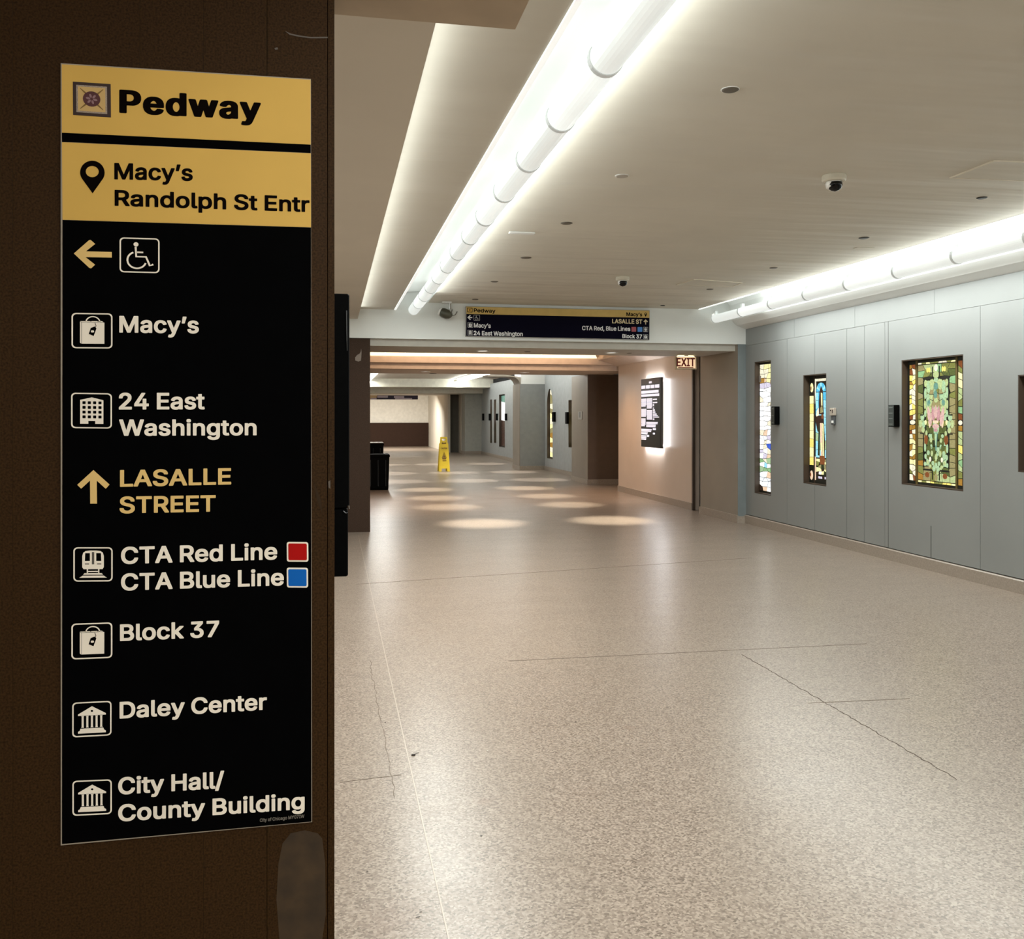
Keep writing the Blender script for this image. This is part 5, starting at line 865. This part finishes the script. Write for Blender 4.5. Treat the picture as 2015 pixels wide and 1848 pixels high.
piece(ell(.10, .5, .052, .019), f3, 'cream', r3); piece(ell(.96, .5, .033, .019), f3, 'cream', r3)
MB().box(f3[0].x-.006, f3[0].x, f3[0].y-.200*f3[1], f3[0].y-.165*f3[1], f3[0].z, f3[0].z+f3[2]).build('came_bar', mat('olive bar', (.12, .085, .02), .5), r3)
MB().box(f3[0].x-.006, f3[0].x, f3[0].y-.915*f3[1], f3[0].y-.885*f3[1], f3[0].z, f3[0].z+f3[2]).build('came_bar', mat('olive bar', (.12, .085, .02), .5), r3)
grid(f3, r3, .205, .88, .022, .036, 9, 1, lambda *a: random.choice(['lemon', 'cream', 'olive']), .1, .003)
grid(f3, r3, .205, .88, .965, .98, 9, 1, lambda *a: random.choice(['lemon', 'yellow', 'olive']), .1, .003)
# border of the field: outer ring cells (mirrored about the middle)
IN = (.205, .88); mid = (IN[0]+IN[1])/2
def ring_pick(cx, cy, i, j):
    inner = .20 < cx < .80 and .115 < cy < .875
    if inner: return None
    if (cx < .2 or cx > .8) and .15 < cy < .85: return random.choice(['khaki', 'olive', 'khaki', 'olive', 'moss']) if cy < .45 else random.choice(['olive', 'khaki', 'moss', 'khaki'])
    return random.choice(['olive', 'grass', 'khaki', 'pale_green', 'olive', 'moss']) if cy < .5 else random.choice(['olive', 'khaki', 'pale_green', 'amber', 'moss'])
grid(f3, r3, IN[0], IN[1], .04, .962, 6, 17, ring_pick, .28, .004, True)
def inner_pick(cx, cy, i, j):
    if cy > .55: return random.choice(['moss', 'dark_green', 'mint', 'olive', 'moss'])
    return random.choice(['pale_green', 'olive', 'mint', 'khaki', 'pale_green'])
grid(f3, r3, IN[0]+.155, IN[1]-.155, .165, .845, 6, 13, inner_pick, .3, .004, True)
def MIR(fn, key, lift=.003, **kw):
    piece(fn(1), f3, key, r3, lift, **kw); piece(fn(-1), f3, key, r3, lift, **kw)
X3 = lambda k, dx: mid+k*dx
for dx, cy, rx, ry, key in ((.075, .20, .045, .045, 'pale_green'), (.135, .22, .035, .05, 'mint'), (.19, .19, .025, .03, 'pale_green'), (.195, .27, .022, .045, 'mint'), (.20, .36, .02, .035, 'pale_green'), (.145, .30, .03, .03, 'mint'),
                            (.13, .345, .028, .028, 'teal'), (.195, .43, .02, .028, 'mint'), (.25, .46, .035, .028, 'mint'), (.285, .51, .03, .032, 'pale_green'), (.225, .515, .03, .03, 'mint'), (.235, .56, .03, .022, 'pale_green'), (.19, .50, .02, .02, 'lemon'),
                            (.16, .40, .024, .03, 'pale_green'), (.175, .585, .02, .022, 'pale_green'), (.18, .635, .033, .04, 'rust'), (.20, .70, .018, .035, 'mint'), (.115, .605, .022, .015, 'mint'), (.09, .64, .022, .018, 'pale_green'), (.12, .70, .045, .02, 'moss'),
                            (.085, .69, .018, .02, 'mint'), (.14, .74, .026, .02, 'mint'), (.075, .745, .022, .024, 'pale_green'), (.105, .79, .018, .02, 'cream'), (.19, .77, .022, .022, 'mint'), (.15, .815, .022, .018, 'pale_green'), (.20, .83, .022, .018, 'mint'), (.055, .82, .024, .018, 'mint'),
                            (.105, .845, .026, .014, 'pale_green'), (.035, .86, .03, .025, 'mint'), (.13, .655, .013, .03, 'moss'), (.045, .775, .018, .02, 'moss')):
    MIR(lambda k: ell(X3(k, dx), cy, rx, ry), key)
for dx in (.12, .155, .19):
    MIR(lambda k: ell(X3(k, dx), .085+.01*(dx > .16), .018, .02), 'yellow' if dx < .17 else 'olive')
MIR(lambda k: ell(X3(k, .16), .915, .04, .022), 'rust')
def bar3(s0, s1, t0, t1):
    MB().box(f3[0].x-.0075, f3[0].x-.001, f3[0].y-s1*f3[1], f3[0].y-s0*f3[1], f3[0].z+(1-t1)*f3[2], f3[0].z+(1-t0)*f3[2]).build('came_bar', M_lead, r3)
for k in (1, -1):
    for x0_, x1_, t0, t1 in ((.222, .236, .165, .44), (.222, .236, .585, .86), (.075, .236, .150, .162), (.075, .236, .868, .882), (.236, .29, .435, .446), (.236, .29, .582, .592), (.055, .068, .06, .155), (.055, .068, .875, .95)):
        bar3(*sorted((mid+k*x0_, mid+k*x1_)), t0, t1)
# central flower
piece(ell(mid, .07, .032, .028), f3, 'cream', r3, .003); piece(ell(mid, .125, .055, .028), f3, 'pale_green', r3, .003)
piece(ell(mid, .165, .04, .02), f3, 'mint', r3, .003); piece(ell(mid, .215, .045, .03), f3, 'teal', r3, .003); piece(ell(mid-.01, .28, .03, .035), f3, 'teal', r3, .003)
piece(ell(mid, .325, .035, .02), f3, 'pale_green', r3, .003); piece(ell(mid, .365, .045, .02), f3, 'khaki', r3, .003)
MIR(lambda k: ell(X3(k, .065), .375, .022, .028), 'khaki'); MIR(lambda k: petal(X3(k, .11), .43, .13, .030, k*8, asp), 'pale_green')
MIR(lambda k: petal(X3(k, .085), .53, .24, .034, k*14, asp), 'pink', .0055); MIR(lambda k: petal(X3(k, .04), .50, .20, .03, k*5, asp), 'rose', .0055)
piece(petal(mid, .47, .16, .036, 0, asp), f3, 'pink', r3, .0062); piece(ell(mid, .495, .05, .014), f3, 'peach', r3, .0062); piece(ell(mid, .53, .06, .020), f3, 'pink', r3, .0062)
MIR(lambda k: petal(X3(k, .11), .545, .14, .02, k*6, asp), 'peach'); piece(ell(mid, .56, .035, .013), f3, 'rose', r3, .0062)
piece([(mid-.028, .58), (mid+.028, .58), (mid+.008, .72), (mid-.008, .72)], f3, 'teal', r3, .003)
piece([(mid-.018, .585), (mid+.018, .585), (mid+.005, .68), (mid-.005, .68)], f3, 'mint', r3, .0055)
MIR(lambda k: ell(X3(k, .055), .60, .018, .03), 'moss'); piece(ell(mid, .775, .02, .03), f3, 'pale_green', r3, .003); piece(ell(mid, .835, .022, .022), f3, 'mint', r3, .003); piece(ell(mid, .93, .03, .03), f3, 'khaki', r3, .003)

# W1: tall pale window
r1, f1 = window_box('tall narrow white stained glass window at the far end of the grey wall', W1, XR, .07)
random.seed(3)
def p1(cx, cy, i, j):
    if cy < .10: return random.choice(['cream', 'white', 'lemon', 'cream'])
    if cy < .17: return random.choice(['amber', 'lemon', 'lilac', 'peach'])
    if cy < .52: return random.choice(['white', 'white', 'white_b', 'white', 'cream'])
    if cy < .74: return random.choice(['white_b', 'white', 'lilac', 'white', 'cream', 'peach']) if not (.62 < cy < .66 and cx > .6) else 'blue'
    if cy < .84: return random.choice(['grass', 'cream', 'sky_pale', 'white', 'mint'])
    return random.choice(['white_b', 'brown', 'white', 'white_b', 'peach']) if cy > .86 else random.choice(['brown', 'sky', 'rust', 'white_b'])
grid(f1, r1, .02, .98, .015, .985, 4, 27, p1, .3, .005)
MB().box(f1[0].x-.012, f1[0].x, f1[0].y-.11*f1[1], f1[0].y-.0*f1[1], f1[0].z+f1[2]*.85, f1[0].z+f1[2]*.90).build('bracket', mat('grey bracket', (.28, .25, .23), .5), r1)

# W2: figure under a blue arch
r2, f2 = window_box('stained glass window with a robed figure under a blue arch and a yellow side strip', W2, XR, .075)
random.seed(8)
f2 = (f2[0], f2[1]*.80, f2[2]); s2 = lambda x: (x-742)/(950-742)
grid(f2, r2, s2(748), s2(796), .185, .835, 1, 8, lambda *a: random.choice(['lemon', 'yellow', 'lemon']), .1, .002)
piece(ell(s2(773), .11, .085, .045), f2, 'lemon', r2); piece(ell(s2(766), .115, .03, .02), f2, 'rust', r2, .003); piece(ell(s2(770), .93, .085, .045), f2, 'peach', r2); piece(ell(s2(762), .925, .03, .02), f2, 'rust', r2, .003)
MB().box(f2[0].x-.008, f2[0].x, f2[0].y-s2(812)*f2[1], f2[0].y-s2(800)*f2[1], f2[0].z, f2[0].z+f2[2]).build('came_bar', M_boxf, r2)
piece([(s2(812), .03), (s2(824), .03), (s2(824), .10), (s2(818), .18), (s2(812), .26)], f2, 'cream', r2)
piece([(s2(812), .75), (s2(822), .76), (s2(822), .97), (s2(812), .97)], f2, 'peach', r2)
grid(f2, r2, s2(812), s2(948), .03, .055, 4, 1, lambda *a: 'cream', .1, .002)
arch = [(s2(882+56*math.cos(math.radians(a))), .15-.085*math.sin(math.radians(a))) for a in range(0, 181, 20)]
cx_ = s2(882)
for k in range(9):
    piece([(cx_, .15), arch[k], arch[k+1]], f2, ('sky', 'sky_pale', 'sky')[k % 3], r2, 0, shrink=.002)
def p2(cx, cy, i, j):
    if i >= 2 and .08 < cy: return None
    return random.choice(['sky', 'sky_pale'] if cy < .5 else ['sky_pale', 'sky_pale', 'sky'])
grid(f2, r2, s2(820), s2(945), .155, .76, 4, 8, lambda cx, cy, i, j: random.choice(['sky', 'sky_pale'] if cy < .55 else ['sky_pale', 'sky_pale', 'mint']), .12, .002)
for lp, key, lf in (([(s2(868), .15), (s2(885), .10), (s2(905), .14), (s2(912), .30), (s2(918), .36), (s2(862), .36), (s2(858), .26)], 'brown', .003),
                    ([(s2(886), .16), (s2(902), .17), (s2(902), .28), (s2(890), .28)], 'lemon', .0055), ([(s2(880), .30), (s2(900), .28), (s2(910), .34), (s2(880), .35)], 'khaki', .0055),
                    ([(s2(822), .37), (s2(915), .37), (s2(918), .43), (s2(870), .44), (s2(858), .52), (s2(845), .52), (s2(820), .42)], 'brown', .003), ([(s2(835), .33), (s2(858), .30), (s2(862), .37), (s2(832), .38)], 'cream', .0055),
                    ([(s2(868), .43), (s2(918), .43), (s2(930), .62), (s2(925), .78), (s2(885), .78), (s2(876), .60)], 'brown', .003), ([(s2(876), .44), (s2(898), .44), (s2(905), .76), (s2(888), .76), (s2(880), .60)], 'peach', .0055),
                    ([(s2(903), .44), (s2(916), .45), (s2(920), .74), (s2(909), .76)], 'lemon', .0055), ([(s2(860), .46), (s2(872), .46), (s2(872), .74), (s2(850), .74)], 'dark_green', .0055), ([(s2(884), .62), (s2(902), .62), (s2(900), .70), (s2(888), .70)], 'lemon', .0065),
                    ([(s2(870), .74), (s2(930), .74), (s2(928), .82), (s2(880), .82)], 'rust', .0065), ([(s2(892), .36), (s2(914), .36), (s2(914), .40), (s2(894), .40)], 'rust', .0065)):
    piece(lp, f2, key, r2, lf)
grid(f2, r2, s2(826), s2(945), .77, .915, 4, 5, lambda cx, cy, i, j: random.choice(['lemon', 'brown', 'khaki', 'white', 'lemon', 'dark_green', 'olive']), .35, .003)
grid(f2, r2, s2(826), s2(945), .93, .955, 5, 1, lambda *a: 'lilac' if random.random() < .4 else 'brown', .1, .004)

# W4: unlit window at the edge
r4, f4 = window_box('dark unlit stained glass window at the right edge of the picture', W4, XR, .075)
random.seed(2)
grid(f4, r4, .03, .97, .02, .98, 6, 11, lambda *a: random.choice(['brown', 'brown', 'dark_green']), .25, .004)
# small latches at the lower corners
def latch(u, v, who):
    q = on_x(u, v, XR+.03); MB().bbox(q.x-.004, q.x+.004, q.y-.008, q.y+.008, q.z-.022, q.z+.022, .002).build('latch', M_chrome, who)
latch(1778, 947, r3); latch(1582, 948, r2); latch(2008, 923, r4); latch(1487, 966, r1)

# far bay windows
def small_window(label, hole, fn, n=(2, 12), d=.08):
    r, f = window_box(label, hole, XF, d, 'far stained glass light boxes'); grid(f, r, .03, .97, .015, .985, n[0], n[1], fn, .25, .004); return r, f
random.seed(4)
small_window('arched narrow yellow stained glass window in the far bay, behind the second pier', FA, lambda cx, cy, i, j: random.choice(['khaki', 'cream', 'lemon', 'khaki', 'amber']), (2, 14))
hA = FA; yc = (hA[0]+hA[1])/2; rr_ = (hA[1]-hA[0])/2
am = [(-rr_, -rr_*1.5), (-rr_, .0), (rr_, 0), (rr_, -rr_*1.5)] + [(rr_*math.cos(math.radians(a)), -rr_*1.5+rr_*1.45*math.sin(math.radians(a))) for a in range(15, 180, 15)]
flat('arch_spandrel', [am], ((XF-.001, yc, hA[3]), (0, -1, 0), (0, 0, 1)), M_grey2, wallF, .003)
small_window('yellow stained glass window in the far bay partly hidden by the brown pier', FB, lambda cx, cy, i, j: random.choice(['khaki', 'yellow', 'lemon', 'cream', 'olive']), (3, 12))
small_window('farthest very narrow stained glass window of the far bay', FC, lambda cx, cy, i, j: random.choice(['olive', 'moss']), (1, 6))
small_window('narrow stained glass window of the far bay, left of a close pair', FD, lambda cx, cy, i, j: random.choice(['white_b', 'khaki']) if cy < .6 else 'moss', (1, 8))
small_window('narrow stained glass window of the far bay, right of a close pair', FE, lambda cx, cy, i, j: random.choice(['white', 'cream']) if cy < .58 else 'moss', (1, 8))
small_window('stained glass window of the far bay with white upper and dark lower half', FG, lambda cx, cy, i, j: 'teal' if cy < .14 else ('white' if cy < .56 else 'brown'), (2, 8))

# ------------------------------------------------------------------ plaques and devices on the right walls
def plaque(label, u0, u1, v0, v1, X, th, m, lines=0, group='wall plaques'):
    a, b = on_x(u0, v0, X-th), on_x(u1, v1, X-th); y1_, y0_, zt_, zb_ = a.y, b.y, a.z, on_x(u0, v1, X-th).z
    root = thing('wall_plaque', label, 'plaque', (X, (y0_+y1_)/2, zb_), group)
    MB().bbox(X-th, X, y0_, y1_, zb_, zt_, .006).build('case', M_black, root)
    MB().bbox(X-th-.002, X-th+.001, y0_+.012, y1_-.006, zb_+.008, zt_-.008, .002).build('face', m, root)
    for k in range(lines):
        z = zt_-.03-(zt_-zb_-.06)*k/max(lines-1, 1)
        MB().box(X-th-.003, X-th-.001, y0_+.03, y1_-.02, z-.004, z+.004).build('printed_line', mat('dim print', (.20, .22, .21), .5), root)
    return root
M_pf = mat('charcoal plaque face', (.055, .065, .062), .4)
plaque('black wall plaque between the tall white and the blue stained glass windows', 1517.5, 1524.5, 800, 836, XR, .075, mat('dark plaque face', (.03, .035, .03), .4), 3)
plaque('black wall plaque left of the large green stained glass window', 1747, 1760, 797, 840, XR, .065, M_pf, 4)
plaque('black plaque right of the arched window in the far bay', 1086, 1089, 811, 830, XF, .07, M_black)
plaque('black plaque left of the half hidden yellow window in the far bay', 1112, 1115, 811, 834, XF, .07, M_black)
for u, lab in ((941.6, 'left of the farthest narrow window'), (948.3, 'right of the farthest narrow window'), (961.3, 'left of the close window pair'), (975, 'right of the close window pair'), (993, 'right of the half white window')):
    plaque('tiny black plaque in the far bay, '+lab, u, u+1.4, 814, 827.5, XF, .07, M_black)
a, b = on_x(1632, 803, XR-.04), on_x(1640, 836, XR-.04)
root = thing('wall_intercom', 'small beige and dark intercom on the grey wall right of the blue arch window', 'intercom', (XR, (a.y+b.y)/2, b.z))
zm = (a.z+b.z)/2+.01
MB().bbox(XR-.04, XR, b.y, a.y, zm, a.z, .006).build('beige_case', mat('beige case', (.42, .36, .30), .5), root)
MB().bbox(XR-.045, XR, b.y+.01, b.y+.03, zm+.03, a.z-.02, .004).build('side_clip', M_brown2, root)
MB().bbox(XR-.03, XR, b.y+.012, a.y-.012, b.z, zm, .006).build('dark_case', mat('dark grey case', (.07, .075, .08), .5), root)
MB().bbox(XR-.034, XR-.028, b.y+.015, b.y+.06, b.z+.02, b.z+.05, .002).build('button_plate', M_white, root)
MB().lathe((XR-.042, a.y-.03, a.z-.03), [(.008, -.003), (.008, .003)], 10, 'x').build('lens', M_black, root)
# pier notice
xs = 5.722; a, b = on_x(1138.5, 810, xs), on_x(1146, 826, xs)
root = thing('pier_notice', 'small pale notice in a holder on the brown pier beyond the vestibule', 'notice', (xs, (a.y+b.y)/2, b.z))
MB().bbox(xs-.015, xs, b.y, a.y, b.z, a.z, .004).build('holder', mat('pale holder', (.38, .37, .35), .5), root)
MB().box(xs-.018, xs-.014, b.y+.1, a.y-.1, b.z+.05, a.z-.01).build('paper', mat('grey paper', (.22, .22, .22), .6), root)

# ------------------------------------------------------------------ black case on the pillar's side
Y0, Y1 = 2.40, 2.56
a = on_y(688, 575, Y0); zt_, zk, zb_ = a.z, on_y(0, 1018, Y0).z, on_y(0, 1162, Y0).z
xr = a.x
root = thing('display_case', 'black display case seen edge-on behind the brown pillar', 'display', (xr-.02, Y0, zb_))
def edgecase(x1, z0_, z1_, name, par, m=M_blackg, rr=.006):
    pr = rrect(-.25, z0_, x1, z1_, rr, 4); return MB().loft([[(x, Y0+dy, z) for x, z in pr] for dy in (0, .03)]).build(name, m, par)
for nm, x1, z0_, z1_ in (('upper_case', xr, zk+.003, zt_), ('lower_case', xr-.0035, zb_, zk)):
    pr = rrect(-.25, z0_, x1, z1_, .006, 5); pr2 = rrect(-.25, z0_+.002, x1-.002, z1_-.002, .005, 5)
    MB().loft([[(x, Y0+.028+.002, z) for x, z in pr2], [(x, Y0+.034, z) for x, z in pr], [(x, Y1, z) for x, z in pr]]).build(nm, M_black, root)
MB().tube([(xr-.008, Y0+.026, zt_-.045), (xr-.0075, Y0+.026, zt_-.10), (xr-.006, Y0+.026, zt_-.15)], [.0018, .0016, .0008], 8).build('edge_chip', mat('worn grey edge', (.05, .05, .05), .3), root)
MB().tube([(xr-.016, Y0+.028, zk-.004), (xr-.009, Y0+.028, zk-.010), (xr-.005, Y0+.028, zk-.008)], .0015, 6).build('edge_chip', mat('grey scrape', (.16, .16, .17), .4), root)
MB().tube([(xr-.003, Y0+.028, zk+.010), (xr-.002, Y0+.03, zk+.001)], .0028, 6).build('bracket_tip', M_chrome, root)

# ------------------------------------------------------------------ bins behind the far pillar
def bin_(x0, x1, y0, y1, h, label, rim):
    root = thing('trash_bin', label, 'trash bin', ((x0+x1)/2, (y0+y1)/2, 0), 'bins behind the pillar')
    b = MB(); rs = []
    for k, z in ((.90, 0), (.93, .04), (1, h*.9), (1, h-.06)):
        cx_, cy_ = (x0+x1)/2, (y0+y1)/2; hx, hy = (x1-x0)/2*k, (y1-y0)/2*k
        rs.append([(cx_+px_, cy_+py_, z) for px_, py_ in [(p_[0], p_[1]) for p_ in rrect(-hx, -hy, hx, hy, .05, 3)]])
    b.loft(rs).build('body', M_black, root)
    MB().bbox(x0-.01, x1+.01, y0-.01, y1+.01, h-.06, h-.015, .01).build('rim', M_black, root)
    MB().bbox(x0, x1, y0, y1, h-.015, h, .006).build('lid', rim, root)
    for k in range(3):
        xx = x0+(x1-x0)*(k+.5)/3; MB().bbox(xx-.012, xx+.012, y0-.006, y0+.03, .08, h-.12, .004).build('rib', M_blackg, root)
    return root
bin_(.10, .62, 20.02, 20.62, .985, 'tall black trash bin mostly hidden behind the brown pillar', mat('tan bin lid', (.30, .24, .20), .5))
bin_(.66, 1.11, 20.02, 20.62, .985, 'tall black trash bin with a tan lid beside the brown pillar', mat('tan bin lid', (.30, .24, .20), .5))
bin_(.72, 1.195, 19.35, 19.9, .755, 'lower black bin in front of the tall bin with the tan lid', M_black)

# ------------------------------------------------------------------ wet floor sign
pw = on_z(873, 927.5, 0); d = pw.x*SA+pw.y*CA; k = d/F
hw, hs, ht = .158, .10, .975
wf = thing('wet_floor_sign', 'yellow folding wet floor sign standing in the far bay', 'floor sign', (pw.x, pw.y, 0))
M_wy = mat('yellow plastic', (.72, .52, .03), .4, noise=(6, .06, 2)); M_wk = mat('dark brown print', (.16, .08, .012), .5)
def leaf(s, nm):
    def pt(x, z, off=0): return (pw.x+x, pw.y+s*(.17*(1-z/ht)+.012+off), z)
    out = [(-hw, 0), (-hw*.52, 0), (-hw*.5, .035), (-hw*.5, .085), (hw*.5, .085), (hw*.5, .035), (hw*.52, 0), (hw, 0), (hw*.98, .02), (hw*.80, ht*.76), (hw*.80, ht*.80), (hw*.64, ht*.83), (hw*.60, ht*.985), (hw*.5, ht), (-hw*.5, ht), (-hw*.60, ht*.985), (-hw*.64, ht*.83), (-hw*.80, ht*.80), (-hw*.80, ht*.76), (-hw*.98, .02)]
    hole = [(-hw*.34, ht*.91), (-hw*.18, ht*.885), (hw*.18, ht*.885), (hw*.34, ht*.91), (hw*.34, ht*.945), (-hw*.34, ht*.945)]
    tilt = Vector((0, -s*.17/ht, 1)); ex_ = Vector((1, 0, 0))
    return flat(nm, [out, hole], (Vector(pt(0, 0)), ex_, tilt), M_wy, wf, .014)
fl = leaf(-1, 'front_leaf'); leaf(1, 'rear_leaf')
def on_leaf(lps, m, nm, e=.0165):
    tilt = Vector((0, .17/ht, 1)); o_ = Vector((pw.x, pw.y-.182-e, 0)); return flat(nm, lps, (o_, (1, 0, 0), tilt), m, fl, .002)
on_leaf([[(-hw*.40, ht*.80), (hw*.40, ht*.80), (hw*.34, ht*.845), (hw*.1, ht*.83), (-hw*.1, ht*.83), (-hw*.34, ht*.845)]], M_wk, 'grip_recess')
tri = [(-hw*.46, .38), (hw*.46, .38), (0, .56)]
on_leaf([tri], mat('ochre triangle', (.30, .19, .01), .5), 'warning_triangle'); on_leaf([circ(0, .425, .028, 10), ], M_wk, 'warning_figure', .0185); on_leaf([[(-.05, .345), (.05, .345), (.06, .385), (-.06, .385)]], M_wk, 'warning_mark', .0205)
lps = []; x = 0
for ch in 'CAUTION':
    adv, g = GL[ch]
    for lp in g: lps.append([(x+lp[j], lp[j+1]) for j in range(0, len(lp), 2)])
    x += adv-40
lps = [[((a_/x-.5)*hw*1.15, .63+b_/1000*.042) for a_, b_ in lp] for lp in lps]
on_leaf(lps, M_wk, 'lettering')
on_leaf([[(-.05, .295), (.06, .295), (.06, .315), (-.05, .315)]], M_wk, 'printed_line')
MB().box(pw.x-hw*.62, pw.x+hw*.62, pw.y-.012, pw.y+.012, ht-.02, ht-.004).build('hinge', M_wy, wf)

# ------------------------------------------------------------------ crumbs on the floor
def bit(u, v, L_, w_, label, m, ang=0):
    p_ = on_z(u, v, 0); random.seed(int(u)); n = 7; pts = []
    for i in range(n):
        a_ = 2*math.pi*i/n; rx = L_/2*random.uniform(.7, 1.1); ry = w_/2*random.uniform(.6, 1.1)
        x_, y_ = rx*math.cos(a_), ry*math.sin(a_); pts.append((p_.x+x_*math.cos(ang)-y_*math.sin(ang), p_.y+x_*math.sin(ang)+y_*math.cos(ang)))
    rs = [[(x_, y_, .0016) for x_, y_ in pts], [(p_.x+(x_-p_.x)*.8, p_.y+(y_-p_.y)*.8, .0016+w_*.4) for x_, y_ in pts]]
    mb = MB(); mb.loft(rs); tag(mb.build('floor_crumb', m), label, 'litter', 'crumbs on the floor')
M_cr = mat('dark crumb', (.02, .013, .010), .7); M_crw = mat('white crumb', (.75, .73, .68), .7)
bit(813, 1487, .022, .012, 'largest dark crumb, on the floor left of the middle', M_cr); bit(821, 1483, .026, .003, 'thin stalk on the floor beside the largest crumb', M_cr, .5)
bit(1133, 1422, .013, .006, 'dark crumb alone in the middle of the floor', M_cr); bit(758, 1423, .008, .006, 'dark crumb beside the left floor crack', M_cr)
bit(947, 1646, .011, .004, 'thin dark crumb on the floor below the brown smear', M_cr); bit(959, 1478, .007, .005, 'single white crumb on the floor', M_crw)
bit(828, 1796, .012, .003, 'thin dark crumb near the bottom edge, the nearer of two', M_cr); bit(822, 1806, .016, .003, 'long dark crumb at the bottom left of the floor', M_cr, .2); bit(723, 1716, .008, .003, 'small dark crumb at lower left near the pillar', M_cr)
bit(1418, 1366, .006, .004, 'tiny dark crumb on the floor right of the middle', M_cr)
